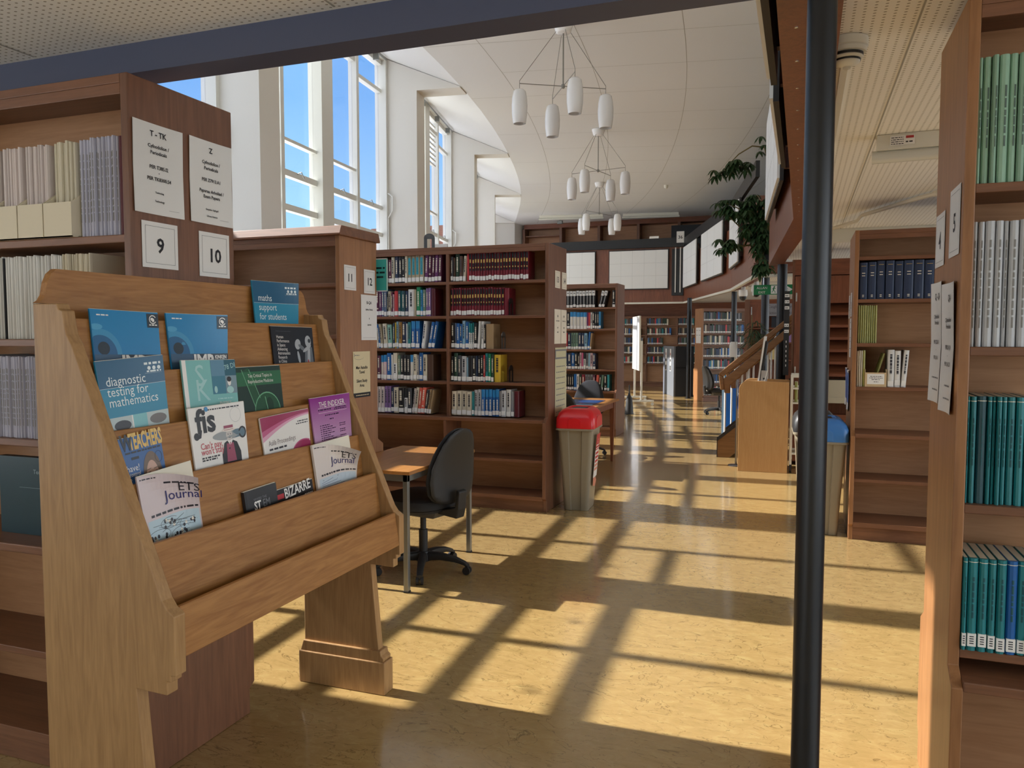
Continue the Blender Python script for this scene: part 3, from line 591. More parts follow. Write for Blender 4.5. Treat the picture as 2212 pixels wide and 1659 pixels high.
def box_file(x, z, y, w, label):
    t = thing('box_file', label, 'box file', (x+w/2, y, z))
    m = MB(); h = .115; th = .004
    m.box(x, y, z, x+w, y+.025, z+th); m.box(x, y, z, x+w, y+th, z+h)
    m.prism([(y+th, z+th), (y+.2, z+th), (y+.2, z+.25), (y+.19, z+.25), (y+.03, z+h+.02), (y+th, z+h)], 'x', x, x+th)
    m.prism([(y+th, z+th), (y+.2, z+th), (y+.2, z+.25), (y+.19, z+.25), (y+.03, z+h+.02), (y+th, z+h)], 'x', x+w-th, x+w)
    m.build('file_body', color_mat('#d9cdb2', .6), t)
    MB().box(x+w, y+.06, z+.03, x+w+.001, y+.064, z+.05).box(x+w, y+.06, z+.08, x+w+.001, y+.064, z+.1).build('staple', GREYMET, t)
    return t
box_file(-2.64, 1.8305, 1.972, .115, 'leftmost cream box file on the upper shelf of bookcase 9')
box_file(-2.52, 1.8305, 1.972, .115, 'middle cream box file on the upper shelf of bookcase 9')
box_file(-2.40, 1.8305, 1.972, .125, 'rightmost cream box file on the upper shelf of bookcase 9')
box_file(-2.80, 1.4905, 1.972, .115, 'cream box file on the middle shelf of bookcase 9')
# ------------------------------------------------------------------ cards and notices on the case ends
SH = mat('laminated_paper', '#e4e3df', .28)
def card(name, label, M, w, h, lines, border=True, paper=None, extra=None, cat='sign', group=None, curl=0):
    fn = (lambda p: Vector((p.x, p.y, p.z+curl*(abs(p.x/w-.5)*2)**2*(.3+.7*abs(p.y/h-.5)*2)))) if curl else None
    m = MB(M, fn); m.rect(0, 0, w, h, .001, 0, 24 if curl else 1, 24 if curl else 1)
    n = 24 if curl else 1
    m.add([(w*i/n, h*j/n, 0) for j in range(n+1) for i in range(n+1)], [(j*(n+1)+i, (j+1)*(n+1)+i, (j+1)*(n+1)+i+1, j*(n+1)+i+1) for j in range(n) for i in range(n)], 0)
    if border:
        b = .09*w
        for a in ((b, b, w-b, b+.0012), (b, h-b-.0012, w-b, h-b), (b, b, b+.0012, h-b), (w-b-.0012, b, w-b, h-b)): m.rect(*a, .0016, 2)
    for ln in lines:
        if ln[0] == '~': m.scrib(w*ln[1], w*ln[2], h*ln[3], h*ln[4], .0016, 2, seed=int(ln[3]*1000))
        else: m.text(ln[0], w*(ln[3] if len(ln) > 3 else .5), h*ln[1], ln[2], .0026 if curl else .0018, 1, bold=.022)
    if extra: extra(m)
    o = m.build(name, [paper or SH, INK, GREYINK, color_mat('#9a1c1c'), color_mat('#2f66b0')], loc=M @ Vector((w/2, h/2, 0)))
    return tag(o, label, cat, group)
def onR(x, y, z): return frame((x, y, z), (0, 1, 0), (0, 0, 1))       # facing +X
def onL(x, y, z): return frame((x, y, z), (0, -1, 0), (0, 0, 1))      # facing -X
def tinyline(m): m.rect(.15, .02, .195, .0208, .0016, 2)
X9 = -2.03+.0015
card('notice', 'T - TK periodicals notice, left of two on the end of bookcase 9', onR(X9, 1.993, 1.905), .218, .297, [('T - TK', .86, .026), ('Cyfnodolion /', .735, .0165), ('Periodicals', .665, .0165), ('PER T385.I2', .505, .0165), ('-', .45, .016), ('PER TK8300.S4', .375, .0165), ('Technoleg', .235, .009), ('Technology', .14, .009)], False, extra=tinyline, curl=.004)
card('notice', 'Z periodicals and exam papers notice, right of two on the end of bookcase 9', onR(X9, 2.243, 1.907), .218, .297, [('Z', .86, .026), ('Cyfnodolion /', .72, .0165), ('Periodicals', .65, .0165), ('PER Z7913.A1', .51, .0165), ('Papurau Arholiad /', .375, .0165), ('Exam Papers', .31, .0165), ('Gwyddor Llyfrgell', .165, .009), ('Library Science', .085, .009)], False, extra=tinyline, curl=.004)
card('number_card', 'number card 9, left of two under the near periodicals notices', onR(X9, 2.022, 1.728), .158, .152, [('9', .34, .068)])
card('number_card', 'number card 10, right of two under the near periodicals notices', onR(X9, 2.283, 1.717), .158, .16, [('10', .34, .068)])
X11 = -2.67+.0015
card('number_card', 'number card 11, left of two behind the magazine stand', onR(X11, 4.258, 1.79), .14, .155, [('11', .35, .068)])
card('number_card', 'number card 12, right of two and just above the B-QA notice', onR(X11, 4.495, 1.78), .14, .155, [('12', .35, .068)])
card('notice', 'white B-QA books notice under number card 12', onR(X11, 4.455, 1.475), .2, .295, [('B-QA', .8, .026), ('Llyfrau / Books', .66, .015), ('B', .46, .015), ('-', .39, .014), ('QA9.R5', .32, .015)], False, extra=lambda m: m.rect(.02, .015, .18, .0162, .0016, 2))
def silent(m):
    m.rect(0, 0, .21, .03, .0016, 1); m.scrib(.03, .19, .012, .008, .002, 0, 5)
    m.ring(.07, .262, .06, .018, .0015, .0016, 2, 16, 200, 350); m.scrib(.02, .08, .27, .008, .0016, 2, 2); m.rect(.012, .262, .017, .285, .0016, 2)
card('notice', 'yellowed silent study notice low on the end of bookcase 12', onR(X11, 4.35, 1.105), .21, .297, [('Man Astudio', .62, .028), ('Tawel', .52, .028), ('Silent Study', .33, .028), ('Area', .23, .028)], False, PAPERY, silent)
X13 = -2.0+.0015
card('number_card', 'number card 13, left of two on the bookcase by the red-lidded bin', onR(X13, 6.54, 1.92), .155, .148, [('13', .33, .07)], True, mat('cream_card', '#e6dcc6', .5))
card('number_card', 'number card 14, right of two on the bookcase by the red-lidded bin', onR(X13, 6.745, 1.92), .155, .148, [('14', .33, .07)], True, MATS['cream_card'])
card('notice', 'narrow cream books notice, left of two above the long paper chart', onR(X13, 6.525, 1.435), .195, .3, [('QA', .78, .024), ('Llyfrau / Books', .65, .016), ('QA9', .45, .016), ('-', .4, .014), ('QA76', .32, .016)], False, MATS['cream_card'])
card('notice', 'narrow cream books notice, right of two above the long paper chart', onR(X13, 6.73, 1.435), .17, .3, [('QA', .78, .024), ('Llyfrau / Books', .65, .015), ('QA76', .45, .016), ('-', .4, .014), ('QA401', .32, .016)], False, MATS['cream_card'])
def chart(m):
    m.rect(0, .5, .35, .585, .0016, 2); m.rect(.02, .515, .33, .57, .002, 0)
    for i in range(5):
        for j in range(9): m.scrib(.03+.055*i, .075+.055*i, .03+j*.05, .014, .0018, 2, i*13+j)
card('notice', 'long greenish paper chart hanging on the end of bookcase 14', onR(X13, 6.55, .80), .35, .6, [], False, mat('old_chart', '#c3bd97', .6), chart)
X5 = .42-.0015; X3 = .36-.0015
card('number_card', 'number card 4, the farther of two on the right-hand bookcase end', onL(X5, 2.975, 1.725), .17, .17, [('4', .34, .075)])
card('number_card', 'number card 5, the nearer of two on the right-hand bookcase end', onL(X5, 2.72, 1.735), .165, .2, [('5', .36, .075)])
card('notice', 'Q-QA laminated notice, the farther of two on the right-hand bookcase end', onL(X5, 2.99, 1.285), .205, .39, [('Q - QA', .86, .028), ('Cyfnodolion /', .7, .018), ('Periodicals', .65, .018), ('PER Q223.A3', .49, .017), ('-', .43, .015), ('PER QA1.I6', .36, .017), ('~', .2, .8, .2, .02), ('~', .25, .75, .1, .02)], False, curl=.008)
card('notice', 'QA laminated notice, the nearer of two on the right-hand bookcase end', onL(X5, 2.775, 1.27), .205, .39, [('QA', .86, .028), ('Cyfnodolion /', .7, .018), ('Periodicals', .65, .018), ('PER QA1.J8', .49, .017), ('-', .43, .015), ('PER QA1.Z8', .36, .017), ('~', .3, .7, .2, .02), ('~', .25, .75, .1, .02)], False, curl=.008)
card('number_card', 'far number card of the two on the blue-volume bookcase end', onL(X3, 6.86, 1.64), .15, .18, [('2', .34, .07)])
card('number_card', 'near number card of the two on the blue-volume bookcase end', onL(X3, 6.62, 1.65), .15, .18, [('3', .34, .07)])
card('notice', 'white notice below the number cards on the blue-volume bookcase end', onL(X3, 6.66, 1.34), .2, .295, [('~', .35, .65, .88, .05), ('~', .2, .8, .72, .03), ('~', .3, .7, .5, .03), ('~', .3, .7, .4, .03), ('~', .15, .85, .22, .025)], False)
def poster(m):
    m.rect(.01, .06, .19, .29, .0016, 4)
    for i in range(4): m.rect(.02, .08+i*.05, .08, .115+i*.05, .002, 0)
    m.rect(.1, .1, .17, .18, .002, 3); m.poly([(.1, .2), (.18, .2), (.18, .28)], .002, 0)
card('poster', 'left curled blue and white poster low on the blue-volume bookcase end', onL(X3, 6.9, .95), .2, .3, [], False, extra=poster, curl=.012, cat='poster')
card('poster', 'right curled blue and white poster low on the blue-volume bookcase end', onL(X3, 6.66, .93), .2, .31, [], False, extra=poster, curl=.012, cat='poster')
# teal notice sticking out from the shelf front of bookcase 12
m = MB(); m.box(-2.76, 4.685, 1.80, -2.60, 4.689, 2.02, 0); M = frame((-2.76, 4.684, 1.80), (1, 0, 0), (0, 0, 1)); t = MB(M); t.rect(0, 0, .16, .006, .0006, 1); t.rect(0, .214, .16, .22, .0006, 1); t.rect(.154, 0, .16, .22, .0006, 1)
for i in range(3): t.scrib(.02, .14, .15-.03*i, .02, .0008, 2, i)
m.v += t.v; m.f += [tuple(i+8 for i in f) for f in t.f]; m.m += t.m
tag(m.build('shelf_sign', [TEAL, PAPER, color_mat('#0e3b3a')], loc=(-2.68, 4.687, 1.91)), 'teal sign with white border jutting out behind number card 12', 'sign')
# bookends
def bookend(x, y, z, label, m=BLACKM):
    b = MB(); w = .1; h = .15
    out = [(y, z), (y+w, z), (y+w, z+h-.04)]+[(y+w/2+w/2*math.cos(R(a)), z+h-.04+.04*math.sin(R(a))) for a in range(20, 180, 20)]+[(y, z+h-.04)]
    n = len(out); inr = [(y+.03, z+.012), (y+w-.03, z+.012), (y+w-.03, z+h-.06), (y+w/2, z+h-.035), (y+.03, z+h-.06)]
    # upright plate with a slot
    b.box(x, y, z, x+.003, y+.03, z+h-.04); b.box(x, y+w-.03, z, x+.003, y+w, z+h-.04)
    b.prism([(y, z+h-.05), (y+w, z+h-.05)]+out[3:], 'x', x, x+.003)
    b.box(x, y, z, x+.08, y+w, z+.002)
    return tag(b.build('bookend', m, loc=(x, y+w/2, z)), label, 'bookend', 'metal bookends')
bookend(-2.36, 6.372, 1.6805, 'black bookend beside the dark red set on the second shelf of bookcase 13')
bookend(-2.43, 6.372, 1.3905, 'grey bookend beside the tan book on the third shelf of bookcase 13', GREYMET)
bookend(-2.36, 6.372, 1.1005, 'black bookend beside the yellow book on the fourth shelf of bookcase 13')
o = bookend(-3.2, 6.5, 2.286, 'grey arched bookend standing on top of bookcase 13', mat('bookend_grey', '#5d6062', .45)); o.rotation_euler = (0, 0, R(-60))
tag(MB().box(-3.12, 6.5, 2.286, -3.0, 6.52, 2.33).build('shelf_card', PAPER, loc=(-3.06, 6.51, 2.286)), 'small white card lying beside the bookend on top of bookcase 13', 'card')
# file of papers on the blue-volume case
t = thing('box_file', 'cream box file with a white printed label below the yellow magazines', 'box file', (.5, 6.36, 1.1305))
m = MB(); m.box(.45, 6.312, 1.1305, .595, 6.316, 1.235); m.box(.45, 6.316, 1.1305, .454, 6.5, 1.26); m.box(.591, 6.316, 1.1305, .595, 6.5, 1.26); m.box(.45, 6.316, 1.1305, .595, 6.5, 1.134); m.build('file_body', color_mat('#cfb48a', .6), t)
M = frame((.465, 6.3115, 1.15), (1, 0, 0), (0, 0, 1)); m = MB(M); m.rect(0, 0, .115, .075, .0003, 0)
for i, (a, b) in enumerate(((.02, .1), (.015, .105), (.03, .085))): m.scrib(a, b, .055-.012*i, .007, .0006, 1, i)
m.scrib(.045, .075, .015, .007, .0006, 1, 9); m.build('file_label', [PAPER, INK], t)
tag(MB().box(-2.72, 2.02, .7905, -2.4, 2.05, 1.07).build('journal', color_mat('#143742', .3), loc=(-2.56, 2.03, .79)), 'dark teal technology journal displayed face out at the foot of bookcase 9', 'journal')
M = frame((-2.72, 2.019, .79), (1, 0, 0), (0, 0, 1)); m = MB(M); m.text('for', .2, .25, .022, .0006, 0, 'LEFT'); m.text('Technology', .17, .222, .022, .0006, 0, 'LEFT'); m.rect(.1, .17, .3, .171, .0006, 0)
m.build('cover_print', color_mat('#8fa5ae'), bpy.data.objects['journal.%03d' % 0] if False else [o for o in C.objects if o.get('label', '').startswith('dark teal technology')][0])
# ------------------------------------------------------------------ oak magazine stand
YA, YB = 1.6, 2.88
BD = [(-1.97, 1.69), (-1.917, 1.55), (-1.843, 1.396), (-1.777, 1.238), (-1.72, 1.09), (-1.64, .936), (-1.55, .776)]
TL = .13
st = thing('magazine_stand', 'oak sloping magazine stand with six pockets in the left foreground', 'magazine stand', (-1.8, 2.24, 0))
side = [(-2.0, 1.59), (-1.91, 1.59), (-1.905, 1.575), (-1.89, 1.57), (-1.884, 1.53), (-1.878, 1.505), (-1.862, 1.48), (-1.572, .80), (-1.556, .778), (-1.532, .762), (-1.532, .60), (-1.548, .60), (-1.548, .582), (-1.562, .582), (-1.562, .545), (-1.668, .548), (-1.635, .17), (-2.0, .17)]
for a, b in ((YA, YA+.04), (YB-.04, YB)):
    MB().prism(side, 'y', a, b).build('side_panel', OAKV, st, bevel=.003)
    MB().box(-2.02, a-.018, .001, -1.60, b+.018, .14).build('foot', OAKV, st, bevel=.004)
    MB().prism([(-2.015, .14), (-1.608, .14), (-1.606, .155), (-1.618, .165), (-1.622, .185), (-2.0, .185)], 'y', a-.012, b+.012).build('foot_moulding', OAKV, st, bevel=.003)
a, b = YA+.04, YB-.04
back = [(YA+.041, 1.40), (YB-.041, 1.40), (YB-.041, 1.5915), (YB, 1.5915), (YB, 1.592), (YB-.012, 1.60), (YB-.022, 1.615), (YB-.03, 1.65), (YB-.042, 1.675), (YB-.06, 1.69), (YA+.06, 1.69), (YA+.042, 1.675), (YA+.03, 1.65), (YA+.022, 1.615), (YA+.012, 1.60), (YA, 1.592), (YA, 1.5915), (YA+.041, 1.5915)]
MB().prism(back, 'x', -2.0, -1.978).build('back_board', OAK, st, bevel=.002)
for i in range(1, 7):
    x, z = BD[i]; hgt = .25 if i < 6 else .135; th = .014
    MB().prism([(x, z), (x+TL*hgt, z-hgt), (x+TL*hgt-th, z-hgt), (x-th, z)], 'y', a, b).build('pocket_board' if i < 6 else 'lip_board', OAK, st, bevel=.002)
    if i > 0:
        px, pz = BD[i-1]; fz = z-(.215 if i < 6 else .122); dz = z-fz; fx = px+TL*(pz-fz) if i > 1 else -1.976
        MB().prism([(fx, fz), (x+TL*dz-.016, fz), (x+TL*dz-.015, fz-.012), (fx, fz-.012)], 'y', a, b).build('pocket_floor', OAK, st)
MB().box(-1.99, a, .56, -1.975, b, 1.5).build('rear_board', OAK, st)
MB().prism([(-1.96, .53), (-1.575, .68), (-1.575, .665), (-1.96, .515)], 'y', a, b).build('under_board', OAK, st)
# ---- magazines
def magazine(label, k, Y, Zt, w, h, mats, draw, roll=0, curl=0, cmode='right', thick=.006, off=.002, pages=True, tear=None):
    bx, bz = BD[k]; TL = .1 if k == 0 else .13
    ca = 1/math.hypot(1, TL); v = Vector((-TL*ca, 0, ca)); u = Vector((0, 1, 0)); nrm = u.cross(v)
    top = Vector((bx+TL*(bz-Zt), Y, Zt))+nrm*(off)
    o = top-v*h
    c, s = math.cos(R(roll)), math.sin(R(roll)); u2 = u*c+v*s; v2 = v*c-u*s
    o = top-v2*h
    M = frame(o, u2, v2)
    def fn(p):
        x, y, z = p.x, p.y, p.z
        a = x/w; b = y/h
        if cmode == 'right': z += (curl*max(0, a-.25)**2+curl*.12*math.sin(a*3))*max(0, b-.3)/.7
        elif cmode == 'back':  # top right corner falls forward and down
            t = max(0, a*.6+b*.75-.72); z += curl*t*t*3.2; y -= curl*t*t*2.2; x -= curl*t*t*2.6
        elif cmode == 'bow': z += curl*math.sin(a*math.pi)*b
        return Vector((x, y, z+thick))
    t = thing('magazine', label, 'magazine', tuple(o+u2*(w/2)))
    m = MB(M, fn); m.rect(0, 0, w, h, 0, 0, 14, 12)
    n = len(m.f); m.add([(w*i/14, h*j/12, -.0007) for j in range(13) for i in range(15)], [(j*15+i, (j+1)*15+i, (j+1)*15+i+1, j*15+i+1) for j in range(12) for i in range(14)], 1)
    draw(m, w, h)
    m.build('cover', mats, t, smooth=False)
    if pages:
        def fn2(p):
            q = fn(Vector((p.x, p.y, 0)))*1.0 if cmode in ('right', 'bow') else Vector((p.x, p.y, thick))
            return Vector((q.x, q.y, q.z-thick*.98+(p.z)*.9*thick+ (0 if cmode != 'back' else 0)))
        pg = MB(M, fn2); e = .0025; nx, ny = 14, 12
        K = (nx+1)*(ny+1); vs = [(.001+(w-.002+e)*i/nx, .002+(h-.003+e)*j/ny, zz) for zz in (0, .6) for j in range(ny+1) for i in range(nx+1)]
        ix = lambda i, j, l: l*K+j*(nx+1)+i; fs = []
        for j in range(ny):
            for i in range(nx): fs += [(ix(i, j, 1), ix(i+1, j, 1), ix(i+1, j+1, 1), ix(i, j+1, 1)), (ix(i, j, 0), ix(i, j+1, 0), ix(i+1, j+1, 0), ix(i+1, j, 0))]
        for i in range(nx): fs += [(ix(i, 0, 0), ix(i+1, 0, 0), ix(i+1, 0, 1), ix(i, 0, 1)), (ix(i, ny, 0), ix(i, ny, 1), ix(i+1, ny, 1), ix(i+1, ny, 0))]
        for j in range(ny): fs += [(ix(0, j, 0), ix(0, j, 1), ix(0, j+1, 1), ix(0, j+1, 0)), (ix(nx, j, 0), ix(nx, j+1, 0), ix(nx, j+1, 1), ix(nx, j, 1))]
        pg.add(vs, fs); pg.build('pages', mat('magazine_pages', '#e6e0cf', .7), t)
    sp = MB(M, fn); sp.rect(-.0012, 0, 0, h, 0, 0, 1, 6); sp.add([(-.0012, 0, 0), (-.0012, h, 0), (-.0012, h, -thick*.9), (-.0012, 0, -thick*.9)], [(0, 1, 2, 3)], 0)
    sp.build('spine', mats[1 if False else 0], t)
    return t
def cm(*hs): return [color_mat(h, .3) for h in hs]
WH = '#efece6'
def d_maths(lines, div, sz):
    def f(m, w, h):
        m.rect(0, div*h, w, h, .0004, 2, 10, 4); m.rect(0, div*h-.0004, w, div*h+.0004, .0007, 3, 10, 1)
        for t, y in lines: m.text(t, .095*w, y*h, sz, .0009, 3, 'LEFT', .92)
        m.scrib(.7*w, .95*w, .92*h, .011, .0009, 3, 4)
        for i in range(3): m.ell(.77*w+i*.075*w, .885*h, .006, .006, .0009, 3, 10)
        m.scrib(.73*w, .95*w, .845*h, .008, .0009, 3, 8); m.rect(.7*w, .835*h, .96*w, .8365*h, .0009, 3)
        m.rect(0, .30*h, w, .455*h, .0006, 4, 10, 2); m.ell(.25*w, .37*h, .13*w, .05*h, .0008, 5); m.ell(.82*w, .38*h, .14*w, .05*h, .0008, 6); m.rect(.4*w, .30*h, .42*w, .455*h, .0008, 1)
        m.rect(.42*w, .30*h, .64*w, .455*h, .0008, 7)
    return f
MT = cm('#1f86a8', WH, '#14597d', '#dfeaea', '#b9c6c4', '#33343a', '#75706c', '#7fc0c4')
magazine('blue maths support booklet standing behind the top pocket board', 0, 2.487, 1.712, .262, .3, MT, d_maths([('maths', .745), ('support', .625), ('for students', .505)], .72, .036), curl=.045)
magazine('blue diagnostic testing booklet at the left end of the stand', 2, 1.652, 1.428, .232, .3, MT, d_maths([('diagnostic', .755), ('testing for', .655), ('mathematics', .555)], .735, .038), roll=3, curl=.03, off=.004)
def d_imr(m, w, h):
    m.ell(.0*w+.1*w, .56*h, .30*w, .25*h, .0004, 2, 24, 0, 180, lim=(0, w)); m.rect(0, .53*h, .4*w, .56*h, .0004, 2)
    m.ell(.1*w, .56*h, .23*w, .19*h, .0006, 3, 24, 0, 180, lim=(0, w)); m.ell(.14*w, .62*h, .085*w, .065*h, .0008, 4)
    m.ell(.06*w, .83*h, .09*w, .03*h, .0006, 9, 14, lim=(0, w))
    m.rect(0, .0, w, .56*h, .0010, 5, 8, 4); m.rect(.38*w, 0, w, .56*h, .0012, 4, 8, 4)
    m.text('IMR', .38*w, .405*h, .062, .0016, 1, 'LEFT', .95, bold=.045); m.text('KINKEN', .76*w, .5*h, .0185, .0016, 1, 'LEFT', .8, bold=.03); m.text('Research', .76*w, .455*h, .0145, .0016, 1, 'LEFT', .8); m.text('Highlights', .76*w, .415*h, .0145, .0016, 1, 'LEFT', .8)
    m.rect(.82*w, .84*h, w, .985*h, .0008, 4, 3, 2); m.ring(.91*w, .925*h, .014, .014, .003, .0011, 1, 12, 30, 330); m.ell(.9*w, .928*h, .006, .005, .0011, 1, 10); m.ell(.915*w, .918*h, .005, .006, .0011, 1, 10); m.scrib(.85*w, .975*w, .862*h, .006, .0011, 1, 3)
    m.scrib(.08*w, .25*w, .94*h, .006, .0008, 1, 6)
IM = cm('#1583bb', WH, '#3c93c0', '#17608f', '#1b2d3a', '#355a78', '#10222d', '#2f78a5', '#dddddd', '#4fa3cc')
magazine('left of two blue research magazines with a dark eye', 1, 1.707, 1.578, .246, .3, IM, d_imr, roll=-1.5, curl=.012, off=.003)
magazine('right of two blue research magazines with a dark eye', 1, 1.995, 1.573, .255, .3, IM, d_imr, roll=-1, curl=.05, off=.003)
def d_human(m, w, h):
    for i, t in enumerate(('Human', 'Performance', 'in Space:', 'Advancing', 'Astronautics', 'Research', 'in China')): m.text(t, .1*w, (.84-.055*i)*h, .0175, .0008, 1, 'LEFT', .85)
    m.rect(.1*w, .935*h, .45*w, .938*h, .0008, 3)
    m.ell(.60*w, .76*h, .07*w, .075*h, .0006, 2, 16, rot=-25); m.ell(.86*w, .8*h, .075*w, .085*h, .0006, 2, 16); m.ell(.70*w, .71*h, .10*w, .03*h, .0007, 3, 12, rot=-30); m.ell(.82*w, .70*h, .12*w, .025*h, .0009, 2, 12, rot=25); m.ell(.6*w, .58*h, .03*w, .09*h, .0007, 2, 12, rot=10)
    m.poly([(.78*w, .72*h), (.95*w, .72*h), (.99*w, .3*h), (.70*w, .3*h)], .0005, 3); m.poly([(.84*w, .7*h), (.9*w, .7*h), (.86*w, .3*h), (.75*w, .3*h)], .0007, 2); m.ell(.83*w, .5*h, .02*w, .05*h, .0011, 4, 10); m.ell(.89*w, .81*h, .035*w, .03*h, .0009, 5, 10); m.line(.5*w, .44*h, .56*w, .34*h, .008, .0007, 2)
magazine('black space research book with two grey astronauts', 1, 2.519, 1.538, .262, .29, cm('#1b222b', WH, '#a9aeb2', '#6b7278', '#b03a40', '#3a4046'), d_human, roll=-1, curl=.012, off=.003)
def d_phys(m, w, h):
    m.rect(0, 0, .07*w, h, .0004, 1, 1, 6)
    m.text('S', .3*w, .72*h, .1, .0005, 4); m.text('K', .33*w, .56*h, .1, .0005, 4)
    m.rect(.52*w, .82*h, .78*w, h, .0006, 2, 3, 2); m.rect(.78*w, .82*h, w, h, .0006, 3, 3, 2); m.rect(.52*w, .62*h, .78*w, .82*h, .0006, 5, 3, 2); m.rect(.78*w, .62*h, w, .82*h, .0006, 6, 3, 2)
    m.text('78 DI', .89*w, .9*h, .024, .0009, 4, rot=12); m.ell(.85*w, .75*h, .035*w, .045*h, .0008, 1, 12); m.ell(.85*w, .78*h, .045*w, .03*h, .001, 7, 12); m.ell(.86*w, .66*h, .07*w, .04*h, .0008, 4, 12); m.ell(.58*w, .67*h, .03*w, .04*h, .0008, 4, 12)
    m.text('PHYSICS', .74*w, .5*h, .015, .0008, 1); m.scrib(.6*w, .9*w, .56*h, .007, .0008, 4, 1)
magazine('pale aqua physics booklet in the middle of the stand', 2, 1.973, 1.422, .243, .3, cm('#7fc0bd', WH, '#5f8ea8', '#1d5d70', '#a9d4d2', '#3d7d94', '#7d97a2', '#23262b'), d_phys, roll=-1, curl=.01, off=.006)
def d_ten(m, w, h):
    m.rect(0, .77*h, w, .94*h, .0005, 2, 8, 2); m.text('Ten Critical Topics in', .52*w, .87*h, .0175, .0009, 1, sx=.85); m.text('Reproductive Medicine', .52*w, .8*h, .0175, .0009, 1, sx=.85)
    m.ell(.62*w, .44*h, .3*w, .24*h, .0004, 4, 28); m.ell(.62*w, .44*h, .285*w, .225*h, .0006, 3, 28); m.line(.2*w, .97*h, .42*w, .5*h, .035, .0003, 3); m.line(.28*w, .97*h, .5*w, .55*h, .003, .0007, 4); m.line(.12*w, .97*h, .34*w, .5*h, .003, .0007, 4); m.line(.58*w, .62*h, .63*w, .4*h, .004, .0008, 4); m.line(.63*w, .4*h, .72*w, .25*h, .003, .0008, 4); m.ell(.67*w, .5*h, .09*w, .11*h, .0007, 5, 16)
magazine('dark green reproductive medicine book', 2, 2.224, 1.39, .24, .29, cm('#16352c', WH, '#2a6a47', '#1f5236', '#6fae86', '#123a26'), d_ten, roll=0, curl=.01, off=.003)
def d_teach(m, w, h):
    m.text('W', .03*w, .865*h, .062, .0008, 4, 'LEFT', .62, bold=.04); m.text('TEACHERS', .225*w, .865*h, .062, .0008, 2, 'LEFT', .40, bold=.04)
    m.ell(.68*w, .5*h, .24*w, .3*h, .0006, 3, 24); m.ell(.67*w, .48*h, .165*w, .22*h, .0008, 5, 24); m.poly([(.47*w, .3*h), (.93*w, .3*h), (.9*w, .5*h), (.48*w, .5*h)], .0005, 3)
    for x in (.59, .77): m.ring(x*w, .53*h, .075*w, .045*h, .003, .0011, 4, 14); m.ell(x*w, .53*h, .03*w, .018*h, .001, 1, 10); m.ell(x*w, .53*h, .014*w, .011*h, .0012, 4, 8); m.line((x-.06)*w, .6*h, (x+.05)*w, .61*h, .002, .0011, 3)
    m.line(.65*w, .53*h, .7*w, .53*h, .002, .0011, 4); m.ell(.68*w, .44*h, .025*w, .014*h, .001, 6, 8); m.ell(.68*w, .38*h, .05*w, .016*h, .001, 6, 10)
    m.text('behave!', .38*w, .63*h, .026, .0009, 1, 'RIGHT', .85); m.text('keep control', .38*w, .575*h, .017, .0009, 1, 'RIGHT', .8); m.text('class', .15*w, .53*h, .015, .0009, 1, 'RIGHT', .8)
    m.scrib(.1*w, .95*w, .82*h, .008, .0009, 4, 6); m.ring(.87*w, .72*h, .09*w, .065*h, .001, .0009, 4, 20); m.scrib(.22*w, .4*w, .75*h, .012, .0009, 4, 2); m.rect(0, .3*h, .06*w, .38*h, .0008, 4)
magazine('blue teachers magazine with a woman in black glasses', 3, 1.655, 1.213, .148, .26, cm('#2d5d98', WH, '#d9b35a', '#6d5846', '#1a1c22', '#c79f8a', '#8a4d4a'), d_teach, roll=4, curl=.006, off=.003)
def d_fis(m, w, h):
    m.text('fis', .1*w, .735*h, .105, .0012, 4, 'LEFT', .95, bold=.03); m.ell(.302*w, .972*h, .008, .008, .0018, 6, 14); m.ell(.085*w, .70*h, .011, .012, .0011, 4, 14); m.poly([(.085*w, .665*h), (.16*w, .68*h), (.19*w, .76*h), (.145*w, .76*h), (.125*w, .70*h)], .0011, 4)
    m.scrib(.33*w, .9*w, .955*h, .007, .0008, 4, 4); m.ring(.82*w, .87*h, .025, .025, .0008, .0008, 3, 20)
    m.ell(.66*w, .66*h, .3*w, .05*h, .0005, 3, 24); m.rect(.74*w, .62*h, .98*w, .71*h, .0006, 7); m.ring(.92*w, .665*h, .018, .02, .006, .0008, 4, 14)
    m.ell(.665*w, .66*h, .06*w, .062*h, .0008, 8, 18); m.ell(.665*w, .715*h, .13*w, .018*h, .001, 9, 18); m.rect(.58*w, .715*h, .75*w, .765*h, .0011, 5); m.rect(.58*w, .72*h, .75*w, .735*h, .0013, 9)
    for x in (.645, .69): m.ell(x*w, .668*h, .008*w, .006*h, .001, 4, 8)
    m.line(.65*w, .63*h, .69*w, .628*h, .0015, .001, 4); m.ell(.668*w, .647*h, .008*w, .01*h, .001, 3, 8)
    m.poly([(.56*w, .58*h), (.62*w, .6*h), (.72*w, .6*h), (.8*w, .57*h), (.86*w, .46*h), (.86*w, .32*h), (.5*w, .32*h), (.5*w, .46*h)], .0007, 4); m.poly([(.6*w, .57*h), (.73*w, .57*h), (.76*w, .37*h), (.58*w, .37*h)], .001, 5); m.poly([(.62*w, .6*h), (.72*w, .6*h), (.67*w, .54*h)], .0012, 1); m.line(.67*w, .58*h, .67*w, .54*h, .004, .0014, 5)
    m.text("Can't pay,", .13*w, .555*h, .029, .0009, 2, 'LEFT', .85, bold=.015); m.text("won't stay", .13*w, .495*h, .029, .0009, 2, 'LEFT', .85, bold=.015); m.scrib(.13*w, .45*w, .455*h, .008, .0009, 4, 7); m.scrib(.13*w, .4*w, .43*h, .008, .0009, 4, 9)
